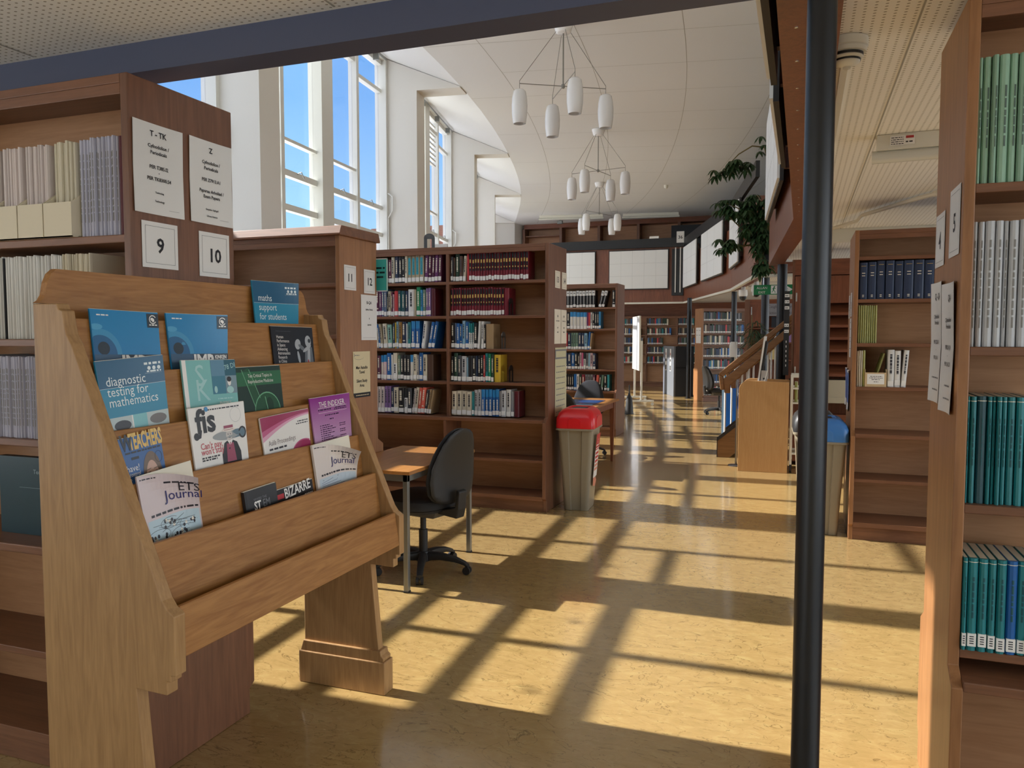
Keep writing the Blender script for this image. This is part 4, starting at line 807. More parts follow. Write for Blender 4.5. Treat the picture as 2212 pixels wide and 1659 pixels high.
magazine('white schools magazine with a man in a pink straw hat', 3, 1.929, 1.274, .247, .3, cm('#e9e7e2', WH, '#c4626a', '#9aa0a2', '#26272b', '#9c4a62', '#3f8fc4', '#5c7684', '#c9c4be', '#e3d9cf'), d_fis, roll=1, curl=.02, off=.003)
def d_aslib(m, w, h):
    N = 14
    def arc(y0, y1, k, o):
        vs = [(w*i/N, h*(y0+(y1-y0)*math.sin(i/N*math.pi/2)), o) for i in range(N+1)]
        m.add(vs+[(w*i/N, h, o) for i in range(N+1)], [(i, i+1, N+1+i+1, N+1+i) for i in range(N)], k)
    arc(.70, .93, 4, .0003); arc(.76, .95, 3, .0005); arc(.83, .965, 2, .0007)
    m.text('Aslib Proceedings', .1*w, .645*h, .026, .0008, 5, 'LEFT', .82); m.scrib(.1*w, .47*w, .585*h, .011, .0008, 6, 5); m.scrib(.75*w, .97*w, .86*h, .006, .0008, 6, 1); m.scrib(.72*w, .97*w, .83*h, .006, .0008, 6, 3)
    m.ell(.85*w, .43*h, .28*w, .19*h, .0006, 2, 28, lim=(0, w)); m.ring(.85*w, .43*h, .29*w, .2*h, .004, .0008, 3, 24, 62, 205)
    for i in range(9): m.line((.78+.02*i)*w, (.42+.012*(i % 4))*h, (.82+.018*i)*w, (.5-.012*(i % 3))*h, .0012, .001, 1)
magazine('white proceedings journal with a crimson top band', 3, 2.262, 1.212, .262, .29, cm('#e6e4df', WH, '#9c2455', '#bf5d86', '#d9a3ba', '#8a7f80', '#33343a'), d_aslib, roll=2.5, curl=.035, off=.003)
IDX = mat('purple_fading_cover', '#8c2a86', .3); n_, l_, b_ = nodes(IDX)
tc_ = n_.new('ShaderNodeTexCoord'); sx_ = n_.new('ShaderNodeSeparateXYZ'); rp_ = n_.new('ShaderNodeValToRGB'); l_.new(tc_.outputs['Object'], sx_.inputs[0]); mr_ = n_.new('ShaderNodeMapRange'); mr_.inputs[1].default_value = .1; mr_.inputs[2].default_value = .29
l_.new(sx_.outputs[2], mr_.inputs[0]); l_.new(mr_.outputs[0], rp_.inputs[0]); rp_.color_ramp.elements[0].color = lin('#cfa6c8'); rp_.color_ramp.elements[1].color = lin('#8c2488'); l_.new(rp_.outputs[0], b_.inputs['Base Color'])
def d_index(m, w, h):
    m.text('THE INDEXER', .53*w, .865*h, .031, .0008, 1, sx=.88); m.rect(.17*w, .852*h, .9*w, .856*h, .0008, 1, 6, 1); m.rect(.17*w, .79*h, .9*w, .793*h, .0008, 1, 6, 1); m.scrib(.17*w, .5*w, .82*h, .009, .0008, 2, 1); m.scrib(.6*w, .9*w, .83*h, .007, .0008, 2, 2); m.scrib(.58*w, .9*w, .808*h, .007, .0008, 2, 3)
    m.scrib(.33*w, .7*w, .745*h, .008, .0008, 2, 4); m.scrib(.44*w, .54*w, .69*h, .008, .0008, 2, 5)
    for i in range(14):
        m.scrib(.17*w, .2*w, (.62-.027*i)*h, .006, .0008, 2, i); m.scrib(.22*w, (.42+.2*((i*7) % 5)/5)*w, (.62-.027*i)*h, .006, .0008, 2, i+20)
        if i % 3: m.scrib(.68*w, .84*w, (.635-.027*i)*h, .006, .0008, 2, i+40)
magazine('purple indexing journal with white title', 3, 2.569, 1.258, .258, .3, [IDX]+cm(WH, '#4a2350'), d_index, roll=1, curl=.03, off=.003)
def d_ets(title, n, cut):
    def f(m, w, h):
        m.scrib(.03*w, .3*w, .955*h, .006, .0008, 3, n); m.scrib(.42*w, .95*w, .885*h, .01, .0008, 3, n+1)
        m.text('ETS', .64*w, .79*h, .046, .002, 3, 'LEFT', 1.1); m.text('Journal', .40*w, .70*h, .046, .002, 2, 'LEFT', 1.05); m.scrib(.12*w, .97*w, .585*h, .011, .0008, 3, n+2)
        m.rect(.05*w, .1*h, .97*w, .56*h, .0005, 4, 8, 4); rr = random.Random(n)
        if n == 1:
            for (cx, cy, rx, ry) in ((.42, .49, .17, .055), (.2, .40, .2, .06), (.75, .43, .17, .065), (.6, .36, .2, .06)):
                m.ring(cx*w, cy*h, rx*w, ry*h, .0012, .0008, 3, 26)
                for i in range(9): m.ell((cx+rr.uniform(-.7, .7)*rx)*w, (cy+rr.uniform(-.6, .6)*ry)*h, .0045, .0055, .001, 3 if i < 6 else 1, 10)
            for i in range(5): m.line(rr.uniform(.1, .5)*w, rr.uniform(.4, .54)*h, rr.uniform(.5, .9)*w, rr.uniform(.4, .54)*h, .001, .0009, 3)
        else:
            for i in range(40): a, b = rr.uniform(.1, .92), rr.uniform(.3, .54); m.line(a*w, b*h, (a+rr.uniform(-.04, .04))*w, (b+rr.uniform(-.015, .015))*h, .0012, .0008, 3)
            for i in range(6): m.line(.1*w, (.5-.02*i)*h, (.4+.1*i)*w, (.53-.035*i)*h, .0012, .0008, 2)
    return f
ET = cm('#d2c3c4', '#ece6d8', '#2b2f6e', '#2a2a33', '#b7cdd6')
magazine('pinkish journal with blue diagram curling forward at the left', 4, 1.665, 1.11, .21, .3, ET, d_ets('ETS', 1, 0), roll=4, curl=.05, cmode='back', off=.004)
magazine('pale journal with curling cover at the right end', 4, 2.488, 1.089, .262, .3, cm('#dcd3cd', '#ece6d8', '#2b2f6e', '#2a2a33', '#c3d0d8'), d_ets('ETS', 2, 0), roll=2, curl=.07, cmode='back', thick=.01, off=.004)
def d_stem(m, w, h):
    m.rect(.0, 0, .06*w, h, .0005, 2); m.text('WHERE THE', .25*w, .84*h, .012, .0008, 3, 'LEFT'); m.text('ST', .25*w, .71*h, .04, .0008, 1, 'LEFT', .8, bold=.03); m.text('EM', .52*w, .72*h, .037, .0008, 3, 'LEFT', .8)
magazine('black stem cell book low in the bottom pocket', 4, 2.081, .990, .16, .24, cm('#222326', WH, '#101113', '#77797d'), d_stem, roll=2, curl=.01, thick=.012, off=.004)
def d_biz(m, w, h):
    m.rect(.02*w, .86*h, .2*w, .93*h, .0006, 2); m.text('BIZARRE', .22*w, .84*h, .05, .0009, 1, 'LEFT', .8, rot=4, bold=.02); m.scrib(.75*w, .98*w, .80*h, .007, .0008, 1, 4)
magazine('black magazine with big white brush lettering in the bottom pocket', 4, 2.247, .965, .215, .24, cm('#1e1d20', WH, '#b8333c'), d_biz, roll=1.5, curl=.006, off=.004)
# ------------------------------------------------------------------ desk and chairs
def desk(label, x0, x1, y0, y1, h, top, leg, metal=True):
    t = thing('desk', label, 'desk', ((x0+x1)/2, (y0+y1)/2, 0))
    MB().box(x0, y0, h-.022, x1, y1, h).build('desk_top', top, t, bevel=.003)
    if metal:
        MB().box(x0+.02, y0+.01, h-.062, x1-.02, y0+.035, h-.022).box(x0+.02, y1-.035, h-.062, x1-.02, y1-.01, h-.022).box(x0+.02, y0+.035, h-.062, x0+.045, y1-.035, h-.022).box(x1-.045, y0+.035, h-.062, x1-.02, y1-.035, h-.022).build('apron_frame', leg, t)
        for x in (x0+.02, x1-.05):
            for y in (y0+.01, y1-.04):
                MB().box(x, y, .012, x+.03, y+.03, h-.022).box(x-.002, y-.002, .001, x+.032, y+.032, .012, 1).build('leg', [leg, BLACKP], t, bevel=.002)
    else:
        MB().box(x0+.05, y0+.05, h-.1, x1-.05, y0+.07, h-.022).box(x0+.05, y1-.07, h-.1, x1-.05, y1-.05, h-.022).box(x1-.07, y0+.07, h-.1, x1-.05, y1-.07, h-.022).box(x0+.05, y0+.07, h-.1, x0+.07, y1-.07, h-.022).build('apron_frame', leg, t)
        for x in (x0+.07, x1-.07):
            for y in (y0+.07, y1-.07):
                m = MB(); m.add([(x-.014, y-.014, .001), (x+.014, y-.014, .001), (x+.014, y+.014, .001), (x-.014, y+.014, .001), (x-.03, y-.03, h-.022), (x+.03, y-.03, h-.022), (x+.03, y+.03, h-.022), (x-.03, y+.03, h-.022)], [(0, 3, 2, 1), (4, 5, 6, 7), (0, 1, 5, 4), (1, 2, 6, 5), (2, 3, 7, 6), (3, 0, 4, 7)]); m.build('leg', leg, t, bevel=.003)
    return t
desk('study desk with square grey metal legs at the end of bookcase 11', -2.66, -2.10, 4.02, 4.99, .72, TABLEW, GREYMET)
desk('wooden study table with tapered legs behind the red-lidded bin', -3.1, -2.03, 8.15, 9.3, .75, TABLEW, MAHOG, False)
def sup(rx, ry, n, e=2.6):
    out = []
    for i in range(n):
        a = 2*math.pi*i/n; c, s = math.cos(a), math.sin(a)
        out.append((rx*math.copysign(abs(c)**(2/e), c), ry*math.copysign(abs(s)**(2/e), s)))
    return out
def loft(m, rings, k=0, cap=True):
    n = len(rings[0]); vs = [p for r in rings for p in r]; fs = []
    for i in range(len(rings)-1):
        for j in range(n): fs.append((i*n+j, i*n+(j+1) % n, (i+1)*n+(j+1) % n, (i+1)*n+j))
    if cap: fs += [tuple(reversed(range(n))), tuple(range((len(rings)-1)*n, len(rings)*n))]
    return m.add(vs, fs, k)
def chair(label, loc, rz):
    t = thing('office_chair', label, 'chair', (0, 0, 0), 'office chairs at the desks')
    # back is on +x, the sitter faces -x
    m = MB(); rg = []
    for z, s in ((.425, .9), (.435, .98), (.46, 1), (.485, .97), (.497, .85), (.50, .5)): rg.append([(-.03+x*s, y*s, z) for x, y in sup(.235, .235, 28, 3.2)])
    loft(m, rg); m.build('seat', FABRIC, t, smooth=True)
    m = MB(); rg = []
    for z, s in ((.405, .85), (.412, .93), (.428, .95)): rg.append([(-.03+x*s, y*s, z) for x, y in sup(.235, .235, 28, 3.2)])
    loft(m, rg); m.build('seat_shell', BLACKP, t, smooth=True)
    prof = [(.47, .05), (.48, .12), (.50, .165), (.54, .2), (.62, .215), (.70, .205), (.78, .18), (.85, .15), (.90, .11), (.925, .07), (.935, .03)]
    def bx(z): return .215+.035*math.sin((z-.45)*6.5)*-1+(z-.45)*.16
    for nm, off, th, sc, mm in (('backrest', 0, .032, .97, FABRIC), ('back_shell', .034, .022, 1.0, BLACKP)):
        m = MB(); rg = []
        for z, w in prof:
            f = w/.215; rg.append([(bx(z)+off+x*(.35+.65*f)-.05*(1-(y/.215)**2)*0+ .12*(y*y)*-1.2, y, z) for x, y in sup(th, w*sc, 24, 2.4)])
        loft(m, rg); m.build(nm, mm, t, smooth=True)
    m = MB(); m.prism([(.12, .395), (.30, .38), (.315, .44), (.325, .55), (.30, .56), (.285, .45), (.12, .41)], 'y', -.04, .04); m.build('back_bracket', BLACKP, t, bevel=.008)
    MB().prism([(-.16, .405), (.16, .405), (.14, .365), (-.1, .36)], 'y', -.07, .07).build('tilt_mechanism', mat('mechanism_grey', '#55524c', .5), t, bevel=.006)
    m = MB(); m.tube([(.03, .1, .385), (.03, .22, .38)], .007, 0, 8); m.tube([(.03, .2, .38), (.03, .25, .378)], .013, 0, 8); m.build('lever', BLACKP, t)
    m = MB(); m.tube([(0, 0, .1), (0, 0, .27)], .028, 0, 14); m.tube([(0, 0, .27), (0, 0, .375)], .019, 0, 14); m.build('gas_lift', BLACKP, t, smooth=True)
    hub = MB(); hub.lathe([(.001, .065), (.045, .068), (.05, .1), (.04, .13), (.001, .132)], n=16); hub.build('base_hub', BLACKP, t, smooth=True)
    for i in range(5):
        a = R(72*i+18); c, s = math.cos(a), math.sin(a)
        m = MB(Matrix(((c, -s, 0, 0), (s, c, 0, 0), (0, 0, 1, 0), (0, 0, 0, 1)))); rg = []
        for x, z, w, h in ((.03, .1, .028, .03), (.12, .103, .026, .024), (.22, .09, .022, .018), (.28, .07, .02, .014), (.305, .052, .018, .012)): rg.append([(x, y, z+zz) for y, zz in sup(w, h, 10, 3)])
        loft(m, rg); leg = m.build('star_leg', BLACKP, t, smooth=True)
        w = MB(m.M); w.tube([(.295, -.022, .026), (.295, -.006, .026)], .025, 0, 14); w.tube([(.295, .006, .026), (.295, .022, .026)], .025, 0, 14); w.tube([(.295, 0, .03), (.295, 0, .06)], .006, 0, 6); w.build('castor', BLACKP, leg)
    t.location = loc; t.rotation_euler = (0, 0, R(rz)); return t
CH = chair('dark office chair tucked under the metal-legged study desk', (-2.24, 4.47, 0), -14)
clone(CH, (-2.56, 9.56, 0), (0, 0, R(84)), 'dark office chair behind the wooden study table facing the camera')
clone(CH, (-2.33, 7.98, 0), (0, 0, R(-84)), 'dark office chair in front of the wooden study table, half behind the red-lidded bin')
clone(CH, (-1.45, 15.6, 0), (0, 0, R(-150)), 'dark office chair seen side-on beside the far stair foot')
clone(CH, (-2.2, 20.2, 0), (0, 0, R(-95)), 'dark office chair at the far grey study carrel')
# ------------------------------------------------------------------ bins
def bin_(label, x, y, rz, lidm, sx=1., labelled=True):
    t = thing('litter_bin', label, 'bin', (0, 0, 0), 'recycling bins')
    def rr(hx, hy, z, n=6, r=.035, groove=0.):
        p = []
        for cx, cy, a0 in ((hx-r, hy-r, 0), (-hx+r, hy-r, 90), (-hx+r, -hy+r, 180), (hx-r, -hy+r, 270)):
            for i in range(n+1): a = R(a0+90*i/n); p.append((cx+r*math.cos(a), cy+r*math.sin(a), z))
            if groove:
                if a0 == 180: p += [(-hx*.42, -hy, z), (-hx*.36, -hy+groove, z), (hx*.36, -hy+groove, z), (hx*.42, -hy, z)]
                if a0 == 0: p += [(hx*.42, hy, z), (hx*.36, hy-groove, z), (-hx*.36, hy-groove, z), (-hx*.42, hy, z)]
        return p
    m = MB(); rg = [rr(.105+.045*f, .155+.055*f, z, groove=.012) for z, f in ((.002, 0), (.02, .05), (.3, .42), (.68, .96), (.70, 1.0))]
    loft(m, rg); m.build('bin_body', BINP, t, smooth=True)
    m = MB(); loft(m, [rr(.152, .212, .695), rr(.168, .228, .70), rr(.168, .228, .715), rr(.155, .215, .72)]); m.build('rim', BINP, t, smooth=True)
    m = MB(); loft(m, [rr(.165, .225, .705, r=.04), rr(.168, .228, .73, r=.045), rr(.166, .224, .80, r=.05), rr(.15, .205, .845, r=.06), rr(.125, .18, .872, r=.06), rr(.10, .15, .885, r=.05), rr(.085, .13, .885, r=.04), rr(.08, .12, .868, r=.04)]); m.build('lid', lidm, t, smooth=True)
    m = MB()
    for s in (-1, 1):
        arch = [(-.055, .722), (.055, .722), (.055, .775)]+[(.055*math.cos(R(a)), .775+.035*math.sin(R(a))) for a in range(15, 180, 15)]+[(-.055, .775)]
        m.prism(arch, 'y', s*.2, s*.2325)
    m.prism([(-.12+.0, .72), (.12, .72), (.12, .77)]+[(.12*math.cos(R(a)), .77+.05*math.sin(R(a))) for a in range(15, 180, 15)]+[(-.12, .77)], 'x', .15, .1725)
    m.build('lid_panel', lidm, t, bevel=.003)
    m = MB(); m.box(-.06, -.1, .872, .06, .1, .878); m.build('lid_opening', BLACKP, t)
    if labelled:
        M = frame((.128, -.13, .28), (0, 1, 0), (.085, 0, 1)); m = MB(M)
        m.rect(.03, .0, .2, .38, .012, 0); m.rect(.03, .24, .2, .38, .0125, 1)
        m.text('RECYCLE' if False else 'C', .115, .30, .05, .013, 0); m.scrib(.05, .18, .275, .02, .013, 0, 4); m.scrib(.05, .18, .25, .015, .013, 0, 5)
        for i in range(5): m.rect(.045, .2-.035*i, .185, .222-.035*i, .0125, 1 if i < 3 else 2)
        m.poly([(.03, 0), (.12, 0), (.2, -.04), (.16, -.09), (.05, -.07)], .0125, 2)
        m.build('waste_notice', [PAPER, color_mat('#c02028'), color_mat('#e08b72')], t)
    t.location = (x, y, 0); t.rotation_euler = (0, 0, R(rz)); t.scale = (1, 1, sx); return t
bin_('taupe bin with a bright red lid at the end of bookcase 13', -1.80, 6.64, 4, REDP)
bin_('taupe bin with a blue lid at the end of the blue-volume bookcase', .18, 6.48, 2, BLUEP, labelled=False)
bin_('taupe bin with a black lid just behind the blue-lidded bin', .12, 7.02, 2, BLACKP, labelled=False)
# ------------------------------------------------------------------ pillars
def pole(label, x, y, z1, r=.046):
    t = thing('pillar', label, 'pillar', (x, y, 0), 'black steel pillars')
    m = MB(); m.tube([(x, y, .008), (x, y, z1)], r, 0, 28); m.build('shaft', BLACKM, t, smooth=True)
    m = MB(); m.tube([(x, y, .001), (x, y, .008)], r+.035, 0, 28); m.build('base_plate', BLACKM, t)
    return t
pole('thick black steel pillar in the right foreground', .0345, 2.19, 2.399, .0362)
pole('black steel pillar under the near gallery corner past the lectern', -.23, 10.5, 2.4, .06)
pole('black steel pillar with a tied plant stem at the gallery gap', -.52, 12.75, 2.42, .06)
pole('thin black steel pillar right of the far fiction bookcase end', -1.3, 16.9, 2.42, .055)
pole('farthest thin black steel pillar left of the angled bookcase', -2.52, 19.3, 2.42, .055)
# ------------------------------------------------------------------ hanging lamps
def lamp(label, x, y, rz):
    t = thing('pendant_lamp', label, 'lamp', (0, 0, 0), 'four-shade pendant lamps')
    z = 0
    m = MB(); m.lathe([(.001, 0), (.11, -.002), (.11, -.02), (.085, -.1), (.07, -.11), (.001, -.112)], n=24); m.build('ceiling_rose', OPAL, t, smooth=True)
    m = MB(); m.tube([(0, 0, -.1), (0, 0, -.7)], .008, 0, 8); m.lathe([(.001, -.66), (.02, -.67), (.02, -.71), (.001, -.72)], n=10); m.build('rod', LAMPM, t)
    for i in range(4):
        c, s = math.cos(R(90*i)), math.sin(R(90*i)); e = .5
        a = MB(); a.tube([(0, 0, -.69), (c*e, s*e, -.69)], .005, 0, 6); a.build('arm', LAMPM, t)
        a = MB(); a.tube([(c*.08, s*.08, -.09), (c*e, s*e, -.66), (c*e, s*e, -.77)], .0035, 0, 6); a.build('flex', LAMPM, t)
        a = MB(); a.lathe([(.001, -.755), (.045, -.757), (.068, -.775), (.082, -.84), (.089, -.93), (.086, -1.02), (.072, -1.125), (.068, -1.13), (.07, -1.12), (.08, -1.0), (.06, -.8), (.001, -.775)], (c*e, s*e, 0), n=22); a.build('shade', OPAL, t, smooth=True)
    t.location = (x, y, CZ-.001); t.rotation_euler = (0, 0, R(rz)); return t
LP = lamp('nearest four-shade white pendant lamp under the hall ceiling', -2.567, 8.69, 31)
clone(LP, (-3.29, 13.25, CZ-.001), (0, 0, R(-12)), 'middle four-shade white pendant lamp under the hall ceiling')
clone(LP, (-4.38, 17.78, CZ-.001), (0, 0, R(-22)), 'farthest four-shade white pendant lamp, in front of the upper far shelves')
def tube_light(label, a, b, z, r=.035, sticker=False):
    a, b = Vector(a), Vector(b); u = (b-a).normalized(); L = (b-a).length
    M = Matrix(((u.x, -u.y, 0, a.x), (u.y, u.x, 0, a.y), (0, 0, 1, z), (0, 0, 0, 1)))
    t = thing('tube_light', label, 'light', tuple(((a+b)/2).to_3d()+Vector((0, 0, z))))
    m = MB(M); m.prism([(-.05, -.001), (.05, -.001), (.04, -.075), (-.04, -.075)], 'x', 0, L); m.build('housing', CREAMP, t, bevel=.003)
    m = MB(M); m.tube([(-.02, 0, -.1), (L+.02, 0, -.1)], .032, 0, 12); m.build('diffuser', mat('tube_diffuser', '#d9d8cc', .15), t, smooth=True)
    if sticker:
        m = MB(M @ frame((.06, -.0515, -.058), (1, 0, 0), (0, 0, 1)))
        m.rect(0, .0, .11, .045, .0015, 0)
        for i in range(4): m.scrib(.005, .06, .034-.01*i, .006, .002, 1, i)
        m.rect(.07, .03, .105, .042, .002, 2); m.scrib(.07, .1, .01, .01, .002, 1, 8); m.build('rating_label', [PAPER, INK, color_mat('#b03030')], t)
    return t
tube_light('white fluorescent batten under the low right ceiling', (.34, 4.42), (1.5, 4.34), SOF, sticker=True)
tube_light('left fluorescent batten on the far hall ceiling', (-7.2, 22.0), (-5.4, 22.35), CZ)
tube_light('right fluorescent batten on the far hall ceiling', (-4.85, 22.5), (-3.3, 22.75), CZ)
tube_light('fluorescent batten under the far low ceiling', (-.9, 15.2), (-.3, 15.2), SOF)
# smoke detector with its conduit
t = thing('smoke_detector', 'cream smoke detector on the ceiling beside the black pillar', 'smoke detector', (.128, 2.95, SOF))
m = MB(); m.lathe([(.001, -.001), (.066, -.001), (.066, -.028), (.06, -.032), (.058, -.036)], (.128, 2.95, SOF), n=28); m.build('mount', CREAMP, t, smooth=True)
m = MB(); m.lathe([(.062, -.033), (.06, -.046), (.05, -.047), (.05, -.06), (.052, -.061), (.047, -.066), (.042, -.067), (.042, -.074), (.04, -.078), (.02, -.088), (.001, -.09)], (.128, 2.95, SOF), n=28); m.build('sensor_head', CREAMP, t, smooth=True)
m = MB()
for z0, r in ((-.0575, .0512), (-.0735, .0432)): m.lathe([(r, z0), (r+.0005, z0+.009)], (.128, 2.95, SOF), n=28)
m.build('vent_slot', BLACKP, t)
m = MB(); m.lathe([(.013, -.086), (.012, -.096), (.001, -.1)], (.128, 2.95, SOF), n=12); m.build('indicator', CLEARP, t, smooth=True)
tag(MB().box(.118, 3.02, SOF-.016, .143, 9.0, SOF-.001).build('cable_trunking', CREAMP, loc=(.13, 6, SOF)), 'white cable trunking running back from the smoke detector', 'trunking')
m = MB(); m.tube([(1.3, 5.2, SOF-.025), (.75, 6.3, SOF-.025), (.45, 7.0, SOF-.025), (.42, 7.15, SOF-.05), (.1, 7.9, SOF-.05)], .016, 0, 8)
for f in (.2, .5, .8): m.tube([(1.3-.55*f, 5.2+1.1*f, SOF-.025), (1.28-.55*f, 5.24+1.1*f, SOF-.025)], .021, 0, 8)
tag(m.build('conduit', CREAMP, loc=(.7, 6.4, SOF)), 'white pipe conduit slanting across the right low ceiling', 'conduit')
tag(MB().box(.2, 8.0, SOF-.12, 1.6, 8.1, SOF-.001).build('duct', CREAMP, loc=(.9, 8.05, SOF)), 'pale boxed duct across the low ceiling above the louvred cabinet', 'duct')
m = MB(); m.box(-6.95, 22.95, CZ-.12, -6.8, 23.05, CZ-.03); m.tube([(-6.87, 23, CZ-.05), (-6.87, 23, CZ-.001)], .02, 0, 8)
tag(m.build('spotlight', GREYMET, loc=(-6.87, 23, CZ)), 'small grey spotlight on the far hall ceiling', 'spotlight')
m = MB(); m.lathe([(.05, 0), (.05, -.05), (.03, -.08), (.001, -.085)], (-3.0, 18.6, CZ), n=14)
tag(m.build('smoke_detector', CREAMP, loc=(-3.0, 18.6, CZ), smooth=True), 'tiny smoke detector on the hall ceiling beyond the lamps', 'smoke detector')
# ------------------------------------------------------------------ gallery panels
def panel(label, a, b, z0, z1, off=.05, grid=(0, 0)):
    a, b = Vector(a), Vector(b); u = (b-a).normalized(); n = Vector((u.y, -u.x)); L = (b-a).length
    if n.x > 0 or (abs(n.x) < .2 and n.y > 0): n = -n
    t = thing('acoustic_panel', label, 'panel', ((a.x+b.x)/2, (a.y+b.y)/2, z0), 'white panels on the gallery front')
    M = Matrix(((u.x, n.x, 0, a.x), (u.y, n.y, 0, a.y), (0, 0, 1, 0), (0, 0, 0, 1)))
    m = MB(M); m.box(0, off-.02, z0, L, off, z1)
    m.build('board', BOARDW, t)
    if grid[0]:
        m = MB(M)
        for i in range(1, grid[0]): m.box(L*i/grid[0]-.003, off, z0, L*i/grid[0]+.003, off+.001, z1)
        for j in range(1, grid[1]): z = z0+(z1-z0)*j/grid[1]; m.box(0, off, z-.003, L, off+.001, z+.003)
        m.build('tile_joint', mat('panel_joint', '#cfd1d0', .7), t)
    m = MB(M); m.box(-.025, off-.05, z0-.025, L+.025, off-.02, z1+.025); m.build('backing_frame', BLACKP, t)
    m = MB(M); m.box(.1, 0, z0+.1, .16, off-.05, z1-.1); m.box(L-.16, 0, z0+.1, L-.1, off-.05, z1-.1); m.build('batten', DARKW, t)
    return t
def on(seg, f0, f1):
    a, b = Vector(seg[0]), Vector(seg[1]); return a.lerp(b, f0), a.lerp(b, f1)
S1 = ((-.08, 2.26), (-.07, 6.49)); S2 = ((-.07, 6.49), (-.4, 10.64)); S3 = ((-.655, 12.45), (-1.3, 16.03)); S4 = ((-1.3, 16.03), (-2.97, 21.6))
panel('white panel on the near gallery front above the pillar', *on(S1, .1, .46), 2.78, 3.83, .11, (3, 3))
panel('second white panel along the near gallery front', *on(S1, .54, .95), 2.78, 3.83, .11, (3, 3))
panel('large white panel seen edge-on beside the black pillar', *on(S2, .08, .66), 2.78, 3.83, .11, (4, 3))
panel('white panel nearest the hanging plant on the right gallery front', *on(S3, .45, .85), 2.78, 3.83, .1, (2, 3))
panel('middle white panel on the right gallery front', *on(S4, .08, .48), 2.78, 3.83, .1, (3, 3))
panel('farthest white panel on the right gallery front', *on(S4, .6, .93), 2.78, 3.83, .1, (3, 3))
panel('wide white panel on the far gallery front', (-5.0, 21.6), (-3.4, 21.6), 2.8, 3.83, .1, (5, 3))
panel('white panel on the far gallery front above the farther bookcase', (-7.6, 21.6), (-5.42, 21.6), 2.8, 3.83, .1, (6, 3))
# slotted opening with white upright bars beside the far corner
t = thing('gallery_opening', 'dark slotted opening with white bars at the far gallery corner', 'opening', (-3.13, 21.58, 2.75))
MB().box(-3.3, 21.56, 2.6, -2.99, 21.598, 3.85).build('dark_infill', BLACKM, t)
for x in (-3.2, -3.07): MB().box(x-.014, 21.53, 2.68, x+.014, 21.558, 3.88).build('bar', WHITE, t)
# upper far shelves
t = thing('bookcase', 'empty wooden wall shelves on the gallery below the far hall ceiling', 'bookcase', (-5.6, 23.9, 2.7))
MB().box(-8.25, 24.05, 2.7, -2.2, 24.09, CZ-.002).build('back_panel', BACK, t); MB().box(-8.25, 23.65, 4.86, -2.2, 24.05, CZ-.002).build('top_board', MAHOGX, t)
for i in range(6): x = -8.25+i*1.21; MB().box(x-.05, 23.65, 2.7, x+.03, 24.05, 4.86).build('divider', CASE, t)
for i in range(5): x = -8.25+i*1.21; MB().box(x+.03, 23.7, 4.2+(.42 if i == 0 else .0), x+1.16, 24.05, 4.23+(.42 if i == 0 else .0)).build('shelf', CASEX, t)
tag(MB().box(-3.6, 23.35, 2.701, -2.35, 23.5, 4.72).build('notice_board', mat('dark_board', '#10151c', .5), loc=(-3, 23.4, 3.4)), 'dark board standing on the far gallery beside card 36', 'board')
card('number_card', 'small number card 36 at the far right gallery rail', frame((-3.17, 21.49, 4.0), (1, 0, 0), (0, 0, 1)), .2, .3, [('36', .35, .12)], True)
tag(MB().box(-3.9, 21.49, 4.14, -3.65, 21.55, 4.2).build('shelf_card', PAPER, loc=(-3.8, 21.5, 4.14)), 'small white card on top of the far gallery rail', 'card')
# ------------------------------------------------------------------ far end of the ground floor
BCF = bookcase('angled brown bookcase with white paired notices at the far right of the aisle', -2.12, -1, 1.25, 18.5, 18.98, 2.14, [1.02, 1.31, 1.57, 1.85, .42], [], ledge=.75, wd=CASE_PALE_LIT)  # window light on the end panel is put into its colour
PF = Vector((-2.12, 18.5, 0)); RF = Matrix.Translation(PF) @ Matrix.Rotation(R(27), 4, 'Z') @ Matrix.Translation(-PF)
BCF.location = RF @ BCF.location; BCF.rotation_euler = (0, 0, R(27))
bookcase('long dark wall bookcase across the far end of the aisle', -2.5, 1, 4.2, 23.55, 23.95, 2.1, [.98, 1.26, 1.54, 1.83], [-3.42, -4.34, -5.26], ledge=.69, d=.05)
card('notice', 'pair of white notices on the far angled bookcase end', RF @ onL(-2.122, 18.9, 1.34), .32, .36, [('~', .1, .35, .8, .06), ('~', .6, .9, .8, .06), ('~', .1, .35, .5, .05), ('~', .6, .9, .5, .05)], False)
fm = [color_mat(COL[c][0]) for c in 'navy dgreen dgrey black brown maroon beige cream teal grey red blue'.split()]+[CLAB]
fb = MB(); rr = random.Random(11)
def far_row(x0, x1, y, z, fill):
    x = x0
    while x < x0+(x1-x0)*fill-.05:
        t = rr.uniform(.022, .05); h = rr.uniform(.18, .215); k = rr.choice([0, 0, 1, 1, 2, 2, 3, 3, 4, 4, 5, 6, 7, 8, 9, 10, 11])
        fb.box(x, y+.02, z+.001, x+t*.93, y+.15, z+h, k); fb.box(x+t*.12, y+.017, z+.012, x+t*.8, y+.0199, z+.045, 12); x += t
fb.M = RF
for z, fl in ((1.85, .8), (1.57, .95), (1.31, .97), (1.02, .97), (.75, .9), (.42, .7), (.14, .8)): far_row(-2.08, -.9, 18.5, z, fl)
fb.M = Matrix()
for xa, xb in ((-3.39, -2.56), (-4.31, -3.45), (-5.23, -4.37), (-6.6, -5.3)):
    for z in (1.83, 1.54, 1.26, .98, .69): far_row(xa, xb, 23.55, z, rr.uniform(.55, 1))
o = fb.build('books', fm, loc=(-3, 21, 0)); o['kind'] = 'stuff'; tag(o, 'rows of small dark books filling the far bookcases', 'books')
